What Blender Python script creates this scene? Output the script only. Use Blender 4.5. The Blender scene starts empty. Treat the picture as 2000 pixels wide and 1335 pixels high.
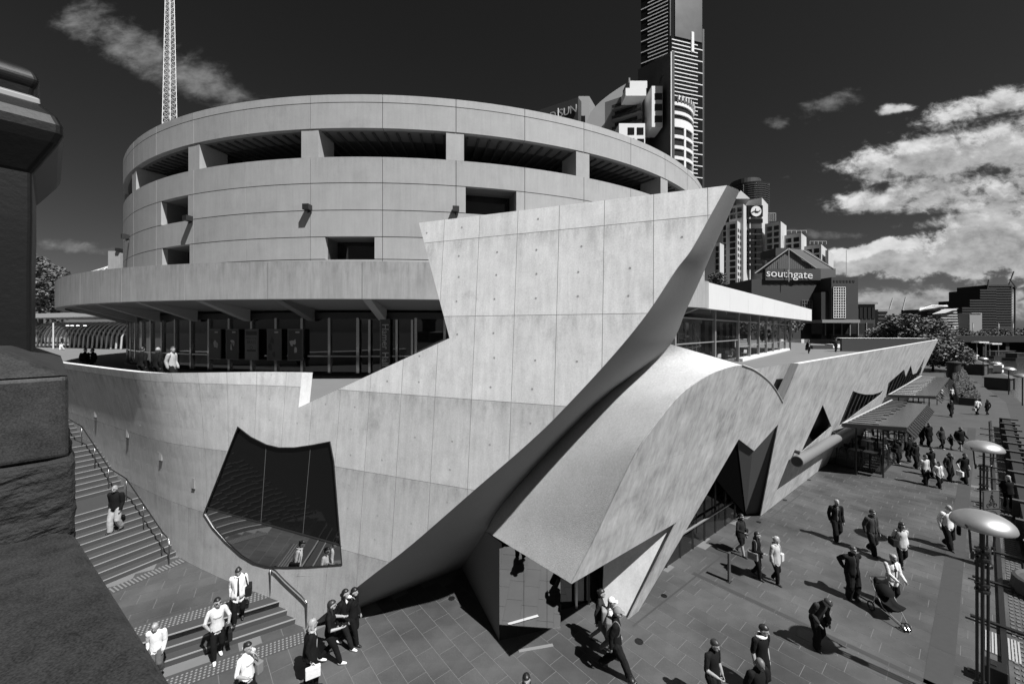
import bpy, bmesh, math, random
from mathutils import Vector as V, Matrix, noise, geometry
random.seed(7)
sc = bpy.context.scene
COL = sc.collection
R_ = math.radians

# ------------------------------------------------------------------ camera
FPX, CX, HY, CZ = 770.0, 1000.0, 645.0, 9.1      # photo: 2000 x 1335, horizon line at y = 645
cam_d = bpy.data.cameras.new('camera')
cam_d.sensor_width = 36.0
cam_d.lens = FPX / 2000 * 36
cam_d.shift_y = -(667.5 - HY) / 2000
cam_d.clip_start = 0.05
cam_d.clip_end = 6000
cam = bpy.data.objects.new('camera', cam_d)
COL.objects.link(cam)
cam.location = (0, 0, CZ)
cam.rotation_euler = (math.pi / 2, 0, 0)
sc.camera = cam
sc.render.resolution_x, sc.render.resolution_y = 1024, 683
sc.cycles.max_bounces = 6
sc.cycles.diffuse_bounces = 2
sc.cycles.glossy_bounces = 4
sc.cycles.transparent_max_bounces = 8
sc.cycles.use_denoising = True
sc.cycles.sample_clamp_indirect = 4.0
sc.view_settings.view_transform = 'Standard'
sc.view_settings.look = 'None'
sc.view_settings.exposure = 0.8
sc.view_settings.gamma = 1.0

# ------------------------------------------------------------------ sun and sky
SUN = V((0.405, -0.42, 0.815)).normalized()       # towards the sun
sun_el = math.asin(SUN.z)
sun_d = bpy.data.lights.new('sun', 'SUN')
sun_d.energy = 4.6
sun_d.angle = R_(0.53)
sun_d.color = (1, 1, 1)
sun = bpy.data.objects.new('sun', sun_d)
COL.objects.link(sun)
sun.rotation_euler = SUN.to_track_quat('Z', 'Y').to_euler()
sun.location = (30, -30, 80)

def build_world():
    w = bpy.data.worlds.new('World')
    sc.world = w
    w.use_nodes = True
    nt = w.node_tree
    N, L = nt.nodes, nt.links
    N.clear()
    out = N.new('ShaderNodeOutputWorld')
    bg = N.new('ShaderNodeBackground')
    bg.inputs[1].default_value = 0.09
    L.new(bg.outputs[0], out.inputs[0])
    sky = N.new('ShaderNodeTexSky')
    sky.sky_type = 'NISHITA'
    sky.sun_disc = False
    sky.sun_elevation = sun_el
    sky.sun_rotation = math.atan2(SUN.x, SUN.y)
    sky.air_density = 1.0
    sky.dust_density = 0.6
    sep = N.new('ShaderNodeSeparateColor')          # monochrome film behind a red filter: keep the red of the sky
    L.new(sky.outputs[0], sep.inputs[0])
    def M(op, a, b=None, c=None, clamp=False):
        n = N.new('ShaderNodeMath'); n.operation = op; n.use_clamp = clamp
        for i, v in enumerate((a, b, c)):
            if v is None: continue
            if isinstance(v, (int, float)): n.inputs[i].default_value = v
            else: L.new(v, n.inputs[i])
        return n.outputs[0]
    red = M('MULTIPLY', M('POWER', sep.outputs[0], 1.3), 0.10)
    geo = N.new('ShaderNodeTexCoord')
    d = geo.outputs['Generated']
    sx = N.new('ShaderNodeSeparateXYZ'); L.new(d, sx.inputs[0])
    def fbm(scale, detail, rough, dist, loc=(0, 0, 0), sz=2.6):
        mp = N.new('ShaderNodeMapping'); mp.inputs['Scale'].default_value = (1, 1, sz); mp.inputs['Location'].default_value = loc
        L.new(d, mp.inputs[0])
        t = N.new('ShaderNodeTexNoise'); t.inputs['Scale'].default_value = scale; t.inputs['Detail'].default_value = detail
        t.inputs['Roughness'].default_value = rough; t.inputs['Distortion'].default_value = dist
        L.new(mp.outputs[0], t.inputs['Vector'])
        return t.outputs['Fac']
    # direction -> flat coordinates in front of the place (tangent plane to the north), so that each cloud keeps its place in the sky
    yy = M('MAXIMUM', sx.outputs[1], 0.06)
    def coords(up):
        cb = N.new('ShaderNodeCombineXYZ')
        L.new(M('MULTIPLY_ADD', M('DIVIDE', sx.outputs[0], yy), FPX, CX), cb.inputs[0])
        L.new(M('MULTIPLY_ADD', M('DIVIDE', sx.outputs[2], yy), -FPX, HY - up), cb.inputs[1])
        return cb.outputs[0]
    def dens(P, lobes, soft=.75):
        o = None
        for px, py, rx, ry, rot in lobes:
            mp = N.new('ShaderNodeMapping'); mp.vector_type = 'TEXTURE'
            mp.inputs['Location'].default_value = (px, py, 0); mp.inputs['Rotation'].default_value = (0, 0, R_(rot)); mp.inputs['Scale'].default_value = (rx, ry, 1)
            L.new(P, mp.inputs[0])
            ln = N.new('ShaderNodeVectorMath'); ln.operation = 'LENGTH'; L.new(mp.outputs[0], ln.inputs[0])
            mr = N.new('ShaderNodeMapRange'); mr.interpolation_type = 'SMOOTHSTEP'; mr.inputs[1].default_value = 1 + soft; mr.inputs[2].default_value = max(0, 1 - soft)
            L.new(ln.outputs['Value'], mr.inputs[0])
            o = mr.outputs[0] if o is None else M('MAXIMUM', o, mr.outputs[0])
        return o
    def nz(P, scale, det, ro, loc=(0, 0, 0), sy=1.7):
        mp = N.new('ShaderNodeMapping'); mp.inputs['Scale'].default_value = (1, sy, 1); mp.inputs['Location'].default_value = loc; L.new(P, mp.inputs[0])
        t = N.new('ShaderNodeTexNoise'); t.inputs['Scale'].default_value = scale; t.inputs['Detail'].default_value = det; t.inputs['Roughness'].default_value = ro; t.inputs['Distortion'].default_value = .3
        L.new(mp.outputs[0], t.inputs['Vector']); return t.outputs['Fac']
    main = [(1945, 203, 130, 24, -9), (1755, 213, 34, 10, -8), (1850, 305, 185, 40, -9), (1990, 275, 140, 60, -8), (1740, 388, 95, 24, -7), (1850, 375, 140, 40, -6), (1985, 385, 150, 52, 0), (1910, 428, 130, 16, -4), (2300, 330, 330, 130, 0)]
    lowl = [(1700, 503, 85, 26, -8), (1790, 500, 100, 36, -6), (1895, 488, 120, 48, -5), (2010, 480, 140, 58, 0), (2350, 480, 380, 90, 0), (-500, 560, 300, 40, 0)]
    hzl = [(1760, 588, 170, 26, -2), (1930, 592, 180, 28, 0), (2300, 590, 320, 40, 0)]
    thin = [(150, 482, 80, 16, 4), (196, 490, 50, 12, 0), (1610, 458, 90, 12, 4), (1620, 205, 60, 22, -20), (1515, 240, 30, 14, 0)]
    wsp = [(165, 45, 50, 34, 20), (235, 75, 70, 36, 30), (305, 115, 85, 38, 30), (380, 152, 85, 34, 24), (445, 182, 55, 28, 20)]
    def layers(up):
        P = coords(up)
        n = M('ADD', M('MULTIPLY', nz(P, .0085, 10, .6), .6), M('MULTIPLY', nz(P, .028, 7, .62, (30, 70, 0)), .4))
        n = M('MULTIPLY_ADD', M('SUBTRACT', n, .5), 2.3, .5)
        def cl(lobes, lo, hi, soft=.75, gain=.62):
            d = dens(P, lobes, soft); v = M('ADD', M('MULTIPLY', d, gain), n)
            mr = N.new('ShaderNodeMapRange'); mr.interpolation_type = 'SMOOTHSTEP'; mr.inputs[1].default_value = lo; mr.inputs[2].default_value = hi; L.new(v, mr.inputs[0])
            return M('MULTIPLY', mr.outputs[0], M('MINIMUM', 1.0, M('MULTIPLY', d, 4.0)))
        return n, cl
    n0, cl0 = layers(0); n1, cl1 = layers(26)
    a0, b0 = cl0(main, .66, 1.12, .95, .75), cl0(lowl, .62, .90, .8, .8)
    a1, b1 = cl1(main, .66, 1.12, .95, .75), cl1(lowl, .62, .90, .8, .8)
    h0 = M('MULTIPLY', cl0(hzl, .62, 1.1, .9, .7), .8); t0 = M('MULTIPLY', cl0(thin, .85, 1.5, .98, .75), .32); w0 = M('MULTIPLY', cl0(wsp, .62, 1.5, .98, .75), .42)
    front = M('MULTIPLY', sx.outputs[1], 6.0, None, True)
    nb = fbm(4.0, 8, .6, .2, (0.3, 0.1, 0.0))
    mrb = N.new('ShaderNodeMapRange'); mrb.interpolation_type = 'SMOOTHSTEP'; mrb.inputs[1].default_value = .62; mrb.inputs[2].default_value = .72; L.new(nb, mrb.inputs[0])
    bk = M('MULTIPLY', M('MULTIPLY', mrb.outputs[0], M('SUBTRACT', 1.0, front)), .8)          # scattered cumulus round the rest of the sky
    dense = M('MAXIMUM', a0, b0)
    mask = M('MAXIMUM', M('MULTIPLY', M('MAXIMUM', M('MULTIPLY', dense, .97), M('MAXIMUM', h0, M('MAXIMUM', t0, w0))), front), bk)
    # lit tops and grey undersides: compare the density here with the density a little higher up
    above = M('MAXIMUM', a1, b1)
    lit = M('ADD', M('MULTIPLY', M('SUBTRACT', dense, above), 1.0), M('MULTIPLY', M('SUBTRACT', n0, n1), 1.5))
    br = M('MULTIPLY_ADD', lit, 1.6, 2.7)
    br = M('MAXIMUM', 0.75, M('MINIMUM', br, 5.2))
    mix = N.new('ShaderNodeMix'); mix.data_type = 'FLOAT'
    L.new(mask, mix.inputs[0]); L.new(red, mix.inputs[2]); L.new(br, mix.inputs[3])
    cmb = N.new('ShaderNodeCombineColor')
    for i in range(3): L.new(mix.outputs[0], cmb.inputs[i])
    L.new(cmb.outputs[0], bg.inputs[0])
build_world()

# ------------------------------------------------------------------ pixel helpers: where a point of the photo lies in the place
def at(px, py, Y): return V(((px - CX) / FPX * Y, Y, CZ - (py - HY) / FPX * Y))
def onz(px, py, z=0.0):
    Y = (CZ - z) * FPX / (py - HY)
    return V(((px - CX) / FPX * Y, Y, z))

# ------------------------------------------------------------------ materials (the place is seen in black and white: every colour is a grey)
MATS = {}
def mat(name, base=0.3, rough=0.7, metal=0.0, spec=0.5, var=0.0, scale=3.0, bump=0.0, bscale=40.0, streak=0.0, stain=0.0, sub=None, alpha=None, trans=0.0, emit=0.0, coat=0.0, fine=0.0, drip=None):
    if name in MATS: return MATS[name]
    m = bpy.data.materials.new(name)
    m.use_nodes = True
    nt = m.node_tree; N, L = nt.nodes, nt.links
    b = N['Principled BSDF']
    b.inputs['Base Color'].default_value = (base, base, base, 1)
    b.inputs['Roughness'].default_value = rough
    b.inputs['Metallic'].default_value = metal
    b.inputs['Specular IOR Level'].default_value = spec
    if coat: b.inputs['Coat Weight'].default_value = coat
    if trans: b.inputs['Transmission Weight'].default_value = trans
    if emit:
        b.inputs['Emission Color'].default_value = (1, 1, 1, 1); b.inputs['Emission Strength'].default_value = emit
    tc = N.new('ShaderNodeTexCoord')
    vec = tc.outputs['Object']
    def noi(sc_, det, ro, stretch=None):
        v = vec
        if stretch:
            mp = N.new('ShaderNodeMapping'); mp.inputs['Scale'].default_value = stretch
            L.new(vec, mp.inputs[0]); v = mp.outputs[0]
        t = N.new('ShaderNodeTexNoise'); t.inputs['Scale'].default_value = sc_; t.inputs['Detail'].default_value = det; t.inputs['Roughness'].default_value = ro
        L.new(v, t.inputs['Vector']); return t.outputs['Fac']
    def M(op, a, c):
        n = N.new('ShaderNodeMath'); n.operation = op
        for i, v in enumerate((a, c)):
            if isinstance(v, (int, float)): n.inputs[i].default_value = v
            else: L.new(v, n.inputs[i])
        return n.outputs[0]
    if var or streak or stain or fine:
        f = None
        def addf(x):
            nonlocal f
            f = x if f is None else M('ADD', f, x)
        if var: addf(M('MULTIPLY', M('SUBTRACT', noi(scale, 8, 0.62), 0.5), var * 2.4))
        if streak: addf(M('MULTIPLY', M('SUBTRACT', noi(2.2, 6, 0.65, (3.0, 3.0, 0.22)), 0.5), streak * 2.2))
        if fine: addf(M('MULTIPLY', M('SUBTRACT', noi(scale * 14, 4, 0.6), 0.5), fine * 2.2))
        if stain:
            mr = N.new('ShaderNodeMapRange'); mr.inputs[1].default_value = 0.56; mr.inputs[2].default_value = 0.75
            L.new(noi(scale * 0.45, 9, 0.7), mr.inputs[0]); addf(M('MULTIPLY', mr.outputs[0], -stain))
        if drip:                                            # dirt that runs down below a construction joint
            ge = N.new('ShaderNodeNewGeometry'); sp = N.new('ShaderNodeSeparateXYZ'); L.new(ge.outputs['Position'], sp.inputs[0])
            for zt, dp, am in drip:
                mr = N.new('ShaderNodeMapRange'); mr.inputs[1].default_value = zt - dp; mr.inputs[2].default_value = zt; L.new(sp.outputs[2], mr.inputs[0])
                pw = M('MULTIPLY', M('POWER', mr.outputs[0], 1.6), M('LESS_THAN', sp.outputs[2], zt)); m2 = N.new('ShaderNodeMapRange'); m2.inputs[1].default_value = .42; m2.inputs[2].default_value = .68
                L.new(noi(2.6, 7, .7, (1.6, 1.6, .5)), m2.inputs[0]); addf(M('MULTIPLY', M('MULTIPLY', pw, m2.outputs[0]), -am))
        # every object a touch lighter or darker than its neighbour
        oi = N.new('ShaderNodeObjectInfo')
        addf(M('MULTIPLY', M('SUBTRACT', oi.outputs['Random'], 0.5), var * 0.5 if sub is None else sub))
        v = M('MULTIPLY', M('MAXIMUM', M('ADD', f, 1.0), 0.12), base)
        cm = N.new('ShaderNodeCombineColor')
        for i in range(3): L.new(v, cm.inputs[i])
        L.new(cm.outputs[0], b.inputs['Base Color'])
    if bump:
        bp = N.new('ShaderNodeBump'); bp.inputs['Strength'].default_value = bump; bp.inputs['Distance'].default_value = 0.02
        L.new(noi(bscale, 5, 0.6), bp.inputs['Height']); L.new(bp.outputs[0], b.inputs['Normal'])
    if alpha is not None:
        b.inputs['Alpha'].default_value = alpha
    MATS[name] = m
    return m

# ------------------------------------------------------------------ mesh helpers
class MB:
    """collects vertices and faces for ONE mesh"""
    def __init__(s): s.v = []; s.f = []; s.mi = []; s.m = 0
    def add(s, vs, fs):
        k = len(s.v); s.v += [tuple(x) for x in vs]
        for f in fs: s.f.append([i + k for i in f]); s.mi.append(s.m)
        return s
    def box(s, c, h, rz=0.0, M=None):
        """centre, half sizes"""
        pts = []
        for z in (-1, 1):
            for x, y in ((-1, -1), (1, -1), (1, 1), (-1, 1)):
                p = V((x * h[0], y * h[1], z * h[2]))
                if M is not None: p = M @ p
                elif rz: p = Matrix.Rotation(rz, 3, 'Z') @ p
                pts.append(p + V(c))
        return s.add(pts, [(3, 2, 1, 0), (4, 5, 6, 7), (0, 1, 5, 4), (1, 2, 6, 5), (2, 3, 7, 6), (3, 0, 4, 7)])
    def b2(s, x0, x1, y0, y1, z0, z1):
        return s.box(((x0 + x1) / 2, (y0 + y1) / 2, (z0 + z1) / 2), (abs(x1 - x0) / 2, abs(y1 - y0) / 2, abs(z1 - z0) / 2))
    def prism(s, pts, z0, z1):
        n = len(pts)
        if sum(pts[i][0] * pts[(i + 1) % n][1] - pts[(i + 1) % n][0] * pts[i][1] for i in range(n)) < 0: pts = pts[::-1]
        vs = [(p[0], p[1], z0) for p in pts] + [(p[0], p[1], z1) for p in pts]
        fs = [tuple(range(n - 1, -1, -1)), tuple(range(n, 2 * n))] + [(i, (i + 1) % n, n + (i + 1) % n, n + i) for i in range(n)]
        return s.add(vs, fs)
    def slab(s, quad, t):
        """planar polygon (3D) thickened by t against its normal"""
        q = [V(p) for p in quad]; n = geometry.normal(q) if len(q) < 5 else (q[1] - q[0]).cross(q[2] - q[0]).normalized()
        m = len(q); vs = q + [p - n * t for p in q]
        fs = [tuple(range(m)), tuple(range(2 * m - 1, m - 1, -1))] + [(i, i + m, (i + 1) % m + m, (i + 1) % m) for i in range(m)]
        return s.add(vs, fs)
    def tube(s, path, r, n=8, caps=True, closed=False):
        path = [V(p) for p in path]; m = len(path); rings = []
        up = None
        for i, p in enumerate(path):
            t = (path[min(i + 1, m - 1)] - path[max(i - 1, 0)])
            if closed: t = path[(i + 1) % m] - path[i - 1]
            t.normalize()
            if up is None: up = t.orthogonal().normalized()
            up = (up - t * up.dot(t)); up = up.normalized() if up.length > 1e-6 else t.orthogonal().normalized()
            b = t.cross(up); rr = r[i] if isinstance(r, (list, tuple)) else r
            rings.append([p + (up * math.cos(2 * math.pi * k / n) + b * math.sin(2 * math.pi * k / n)) * rr for k in range(n)])
        vs = [q for rg in rings for q in rg]; fs = []
        for i in range(m if closed else m - 1):
            j = (i + 1) % m
            for k in range(n):
                a, c = i * n + k, i * n + (k + 1) % n
                fs.append((a, c, j * n + (k + 1) % n, j * n + k))
        if caps and not closed:
            fs.append(tuple(range(n - 1, -1, -1))); fs.append(tuple((m - 1) * n + k for k in range(n)))
        return s.add(vs, fs)
    def lathe(s, prof, c=(0, 0, 0), n=24, a0=0, a1=2 * math.pi):
        full = abs(a1 - a0 - 2 * math.pi) < 1e-6; nn = n if full else n + 1
        vs = []; fs = []
        for r, z in prof:
            for k in range(nn):
                a = a0 + (a1 - a0) * k / n
                vs.append((c[0] + r * math.cos(a), c[1] + r * math.sin(a), c[2] + z))
        for i in range(len(prof) - 1):
            for k in range(n):
                k2 = (k + 1) % nn
                fs.append((i * nn + k, i * nn + k2, (i + 1) * nn + k2, (i + 1) * nn + k))
        return s.add(vs, fs)
    def grid(s, rows, flip=False):
        m, n = len(rows), len(rows[0]); vs = [p for r in rows for p in r]; fs = []
        for i in range(m - 1):
            for j in range(n - 1):
                q = (i * n + j, i * n + j + 1, (i + 1) * n + j + 1, (i + 1) * n + j)
                fs.append(q[::-1] if flip else q)
        return s.add(vs, fs)
    def mesh(s, name):
        me = bpy.data.meshes.new(name); me.from_pydata(s.v, [], s.f); me.update(); return me
    def obj(s, name, m, parent=None, smooth=False, fix=False, auto=None):
        me = s.mesh(name)
        if fix or smooth or auto:
            bm = bmesh.new(); bm.from_mesh(me)
            bmesh.ops.remove_doubles(bm, verts=bm.verts, dist=1e-5)
            if fix: bmesh.ops.recalc_face_normals(bm, faces=bm.faces)
            bm.to_mesh(me); bm.free()
        ms = m if isinstance(m, (list, tuple)) else [m]
        for x in ms: me.materials.append(x)
        if len(ms) > 1 and len(s.mi) == len(me.polygons):
            me.polygons.foreach_set('material_index', s.mi)
        if smooth: me.polygons.foreach_set('use_smooth', [True] * len(me.polygons))
        if auto: me.shade_auto = None if False else None
        o = bpy.data.objects.new(name, me); COL.objects.link(o)
        if parent: o.parent = parent
        return o
def sharp(o, ang=35):
    me = o.data
    me.polygons.foreach_set('use_smooth', [True] * len(me.polygons))
    bm = bmesh.new(); bm.from_mesh(me)
    for e in bm.edges:
        e.smooth = not (len(e.link_faces) != 2 or e.calc_face_angle(0) > R_(ang))
    bm.to_mesh(me); bm.free()
    return o
def bevel(o, w, seg=2, ang=30):
    m = o.modifiers.new('bevel', 'BEVEL'); m.width = w; m.segments = seg; m.limit_method = 'ANGLE'; m.angle_limit = R_(ang); m.harden_normals = False
    return o
def thing(name, label, cat, loc=(0, 0, 0), rz=0.0, group=None):
    o = bpy.data.objects.new(name, None); COL.objects.link(o)
    o.empty_display_size = 0.2; o.location = loc; o.rotation_euler = (0, 0, rz)
    return tag(o, label, cat, group)
def tag(o, label, cat, group=None):
    o['label'] = label; o['category'] = cat
    if group: o['group'] = group
    return o
def struct(o): o['kind'] = 'structure'; return o
def stuff(o): o['kind'] = 'stuff'; return o
def inst(src, parent, loc=None, rz=None, M=None):
    c = bpy.data.objects.new(src.name.split('.')[0], src.data); COL.objects.link(c); c.parent = parent
    if M is not None: c.matrix_local = M
    if loc is not None: c.location = loc
    if rz is not None: c.rotation_euler = (0, 0, rz)
    return c
def copy_tree(o, parent=None):
    c = o.copy(); COL.objects.link(c); c.parent = parent
    for ch in list(o.children): copy_tree(ch, c)
    return c
def catmull(pts, n=8):
    pts = [V(p) for p in pts]; out = []
    for i in range(len(pts) - 1):
        p0 = pts[i - 1] if i else pts[0] * 2 - pts[1]
        p1, p2 = pts[i], pts[i + 1]
        p3 = pts[i + 2] if i + 2 < len(pts) else pts[-1] * 2 - pts[-2]
        for k in range(n):
            t = k / n
            out.append(0.5 * ((2 * p1) + (p2 - p0) * t + (2 * p0 - 5 * p1 + 4 * p2 - p3) * t * t + (3 * p1 - p0 - 3 * p2 + p3) * t ** 3))
    out.append(pts[-1]); return out
def resample(pts, n):
    L = [0]
    for a, b in zip(pts, pts[1:]): L.append(L[-1] + (b - a).length)
    out = []; j = 0
    for k in range(n):
        t = L[-1] * k / (n - 1)
        while j < len(L) - 2 and L[j + 1] < t: j += 1
        u = (t - L[j]) / max(1e-9, L[j + 1] - L[j])
        out.append(pts[j].lerp(pts[j + 1], min(1, max(0, u))))
    return out
def inside(p, poly):
    x, y = p[0], p[1]; c = False; n = len(poly)
    for i in range(n):
        x1, y1 = poly[i][0], poly[i][1]; x2, y2 = poly[i - 1][0], poly[i - 1][1]
        if (y1 > y) != (y2 > y) and x < (x2 - x1) * (y - y1) / (y2 - y1) + x1: c = not c
    return c
def text_obj(name, body, size, m, parent, M, ext=0.01, sx=1.0, align='CENTER'):
    cu = bpy.data.curves.new(name, 'FONT'); cu.body = body; cu.size = size; cu.extrude = ext; cu.align_x = align; cu.align_y = 'CENTER'
    tmp = bpy.data.objects.new(name, cu); COL.objects.link(tmp)
    dg = bpy.context.evaluated_depsgraph_get()
    me = bpy.data.meshes.new_from_object(tmp.evaluated_get(dg))
    bpy.data.objects.remove(tmp)
    if sx != 1.0:
        for v in me.vertices: v.co.x *= sx
    me.materials.clear(); me.materials.append(m)
    o = bpy.data.objects.new(name, me); COL.objects.link(o); o.parent = parent; o.matrix_local = M
    return o
def frame_M(o, xdir, up=(0, 0, 1)):
    """matrix whose x runs along xdir, y runs up, z faces out"""
    x = V(xdir).normalized(); y = V(up); y = (y - x * y.dot(x)).normalized(); z = x.cross(y)
    return Matrix(((x.x, y.x, z.x, o[0]), (x.y, y.y, z.y, o[1]), (x.z, y.z, z.z, o[2]), (0, 0, 0, 1)))

# palette
conc_face = lambda: mat('pale_board_formed_concrete', 0.56, 0.85, var=0.2, scale=1.3, streak=0.13, stain=0.3, bump=0.25, bscale=60, fine=0.16, sub=0.08)
conc_river = lambda: mat('weathered_concrete', 0.37, 0.85, var=0.5, scale=1.1, streak=0.5, stain=0.45, bump=0.2, bscale=50, fine=0.06, sub=0.02)
conc_rough = lambda: mat('stippled_concrete', 0.48, 0.9, var=0.16, scale=1.3, bump=0.8, bscale=48, fine=0.3, stain=.12, sub=0.0)
conc_drum = lambda: mat('grey_precast_concrete', 0.30, 0.85, var=0.13, scale=0.9, streak=0.14, stain=0.16, bump=0.15, bscale=70, fine=0.08, sub=0.1, drip=[(22.14, .3, .12), (21.68, .7, .12), (18.7, .8, .16), (17.24, .5, .1), (15.74, .5, .1), (14.27, .5, .1)])
paver_m = lambda: mat('bluestone', 0.075, 0.5, var=0.2, scale=2.5, stain=0.12, bump=0.15, bscale=30, fine=0.12, sub=0.35, spec=0.4)
mortar_m = lambda: mat('pale_mortar', 0.13, 0.9, var=0.1)
dark_glass = lambda: mat('dark_glass', 0.012, 0.03, spec=0.8)
mirror_glass = lambda: mat('mirrored_glass', 0.42, 0.015, metal=1.0)
black_m = lambda: mat('black_paint', 0.012, 0.5)
dark_metal = lambda: mat('dark_painted_metal', 0.03, 0.4, metal=0.3)
steel_m = lambda: mat('brushed_steel', 0.26, 0.32, metal=1.0)
white_m = lambda: mat('white_paint', 0.8, 0.5)
# ------------------------------------------------------------------ the sculpted concrete wall (front face, prow, pod, river facade)
FQ = V((-7.06, 12.44)); FD = V((-.9276, .3736)); FN = V((.3736, .9276)); FB = 0.1
def fbend(s):
    a = min(s, 8.0); return 0.0088 * max(0.0, a - 0.5) ** 2 + max(0.0, s - 8.0) * .132
def fz(s, z):                                            # the wall leans back at the prow and curls outwards towards the stairs
    t = min(1, max(0, (s + 0.5) / 8.5)); t = t * t * (3 - 2 * t); h = z - .65
    return FB * (1 - t) * h - 0.25 * t * max(0, h) ** 2 / 13.8
def hitF(px, py):
    m = V(((px - CX) / FPX, 1.0)); k = -(py - HY) / FPX; lo, hi = 4.0, 70.0
    for _ in range(48):
        Y = .5 * (lo + hi); p = m * Y - FQ; s = p.dot(FD); z = CZ + k * Y
        if p.dot(FN) - fz(s, z) - fbend(s) > 0: hi = Y
        else: lo = Y
    return ((m * Y - FQ).dot(FD), CZ + k * Y)
def mapF(s, z, dep=0.0):
    p = FQ + FD * s + FN * (fz(s, z) + fbend(s) + dep)
    return V((p.x, p.y, z - dep * 0.1))
RQ = V((12.5, 19.6)); RD = V((.777, .63)); RN = V((.63, -.777)); RK = 0.3
def hitR(px, py):
    m = V(((px - CX) / FPX, 1.0)); k = -(py - HY) / FPX
    Y = (RN.dot(RQ) + RK * CZ) / (RN.dot(m) - RK * k)
    return ((m * Y - RQ).dot(RD), CZ + k * Y)
def mapR(a, z, dep=0.0):
    p = RQ + RD * a + RN * (RK * z - dep)
    return V((p.x, p.y, z))
def R3(px, py): return mapR(*hitR(px, py))
def F3(px, py): return mapF(*hitF(px, py))

def plate(outline, holes, ju, jv, fmap, thick, parent, m, mcore, g=0.012, dep=0.014, name='panel', core='wall_core', su=(), sv=(), mjoint=None, mrow=None):
    """a plate cut into panels along joint lines; every panel its own object, the joints v-grooves"""
    us = [p[0] for p in outline]; vs_ = [p[1] for p in outline]
    u0, u1, v0, v1 = min(us) - 1, max(us) + 1, min(vs_) - 1, max(vs_) + 1
    pts = []; edges = []
    def poly(pl):
        k = len(pts); n = len(pl)
        pts.extend(V((p[0], p[1])) for p in pl); edges.extend((k + i, k + (i + 1) % n) for i in range(n))
    poly(outline)
    for h in holes: poly(h)
    def line(a, b):
        k = len(pts); pts.extend((V(a), V(b))); edges.append((k, k + 1))
    for u in ju:
        for o in (-g, 0, g): line((u + o, v0), (u + o, v1))
    for v in jv:
        for o in (-g, 0, g): line((u0, v + o), (u1, v + o))
    for u in su: line((u, v0), (u, v1))
    for v in sv: line((u0, v), (u1, v))
    vv, ee, ff, *_ = geometry.delaunay_2d_cdt(pts, edges, [], 0, 1e-5)
    ju = sorted(ju); jv = sorted(jv)
    def fdist(x, arr): return min((abs(x - a) for a in arr), default=9)
    P3 = []
    for p in vv:
        d = dep if (fdist(p.x, ju) < g * .5 or fdist(p.y, jv) < g * .5) else 0.0
        P3.append(fmap(p.x, p.y, d))
    B3 = [fmap(p.x, p.y, thick(p.x, p.y)) for p in vv]
    cells = {}; ecount = {}; tris = []
    import bisect
    for f in ff:
        c = sum((vv[i] for i in f), V((0, 0))) / len(f)
        if not inside(c, outline) or any(inside(c, h) for h in holes): continue
        key = (bisect.bisect(ju, c.x), bisect.bisect(jv, c.y))
        cells.setdefault(key, []).append(f); tris.append(f)
        for i in range(len(f)):
            e = (f[i], f[(i + 1) % len(f)]); ecount[e] = 1
    ctr = sum(P3, V()) / len(P3)
    # outward orientation: compare with fmap's depth direction
    f0 = max(tris, key=lambda f: abs((vv[f[1]] - vv[f[0]]).cross(vv[f[2]] - vv[f[0]]) if hasattr((vv[f[1]] - vv[f[0]]), 'cross') else 0))
    nrm = (P3[f0[1]] - P3[f0[0]]).cross(P3[f0[2]] - P3[f0[0]])
    flip = nrm.dot(B3[f0[0]] - P3[f0[0]]) > 0
    for key in sorted(cells):
        idx = {}; mb = MB(); vs = []; fs = []; mis = []
        for f in cells[key]:
            c = sum((vv[i] for i in f), V((0, 0))) / len(f); mis.append(1 if (fdist(c.x, ju) < g or fdist(c.y, jv) < g) else 0)
            q = []
            for i in f:
                if i not in idx: idx[i] = len(vs); vs.append(P3[i])
                q.append(idx[i])
            fs.append(q[::-1] if flip else q)
        mb.add(vs, fs); mb.mi = mis; mm = mrow(key) if mrow else m; mb.obj(name, [mm, mjoint] if mjoint else mm, parent)
    mb = MB(); n = len(vv)
    fs = [([i for i in f] if flip else [i for i in f][::-1]) for f in tris]
    mb.add(B3, fs)
    k = len(mb.v); mb.v += [tuple(p) for p in P3]
    for (a, b) in ecount:
        if (b, a) not in ecount:
            q = (b, a, k + a, k + b) if not flip else (a, b, k + b, k + a)
            mb.f.append(list(q)); mb.mi.append(0)
    o = mb.obj(core, mcore, parent)
    return o

hall = thing('sculpted_wall', 'pale sculpted concrete wall with a raised pointed prow beside the stairs', 'wall', (0, 0, 0))

# --- front face with the prow
C_px = [(1420, 362), (1388, 420), (1350, 488), (1319, 529), (1264.6, 611), (1199, 692), (1107.7, 791), (1032, 865), (928, 955), (805, 1062), (732, 1119), (681, 1159), (600, 1225)]
C2 = [V((p[0], p[1], 0)) for p in (hitF(*q) for q in C_px)]
C2[-1].y = 0.0
C2 = [(p.x, p.y) for p in catmull(C2, 5)]
def Fp(*pp): return [hitF(*p) for p in pp]
tip = C2[0]
ptop = tip[1]
lc = hitF(818, 435)
outF = [(lc[0], ptop)] + C2 + [(25.0, 0.0), (25.0, 7.5)]
for px in (110, 140, 200, 300, 400, 500): outF.append((hitF(px, 710)[0], (7.52 if px < 250 else 7.55 if px < 350 else 7.62 if px < 450 else 7.68)))
outF += [(hitF(590, 727)[0], 7.70)] + Fp((583, 795), (650, 765), (760, 714), (878, 660))
win_px = [(465, 833), (490, 853), (520, 868), (545, 874), (575, 874), (610, 869), (645, 862), (652, 900), (668, 1102), (600, 1107), (560, 1108), (520, 1107), (495, 1100), (470, 1085), (440, 1058), (415, 1030), (398, 1003), (425, 935)]
winF = Fp(*win_px)
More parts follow.
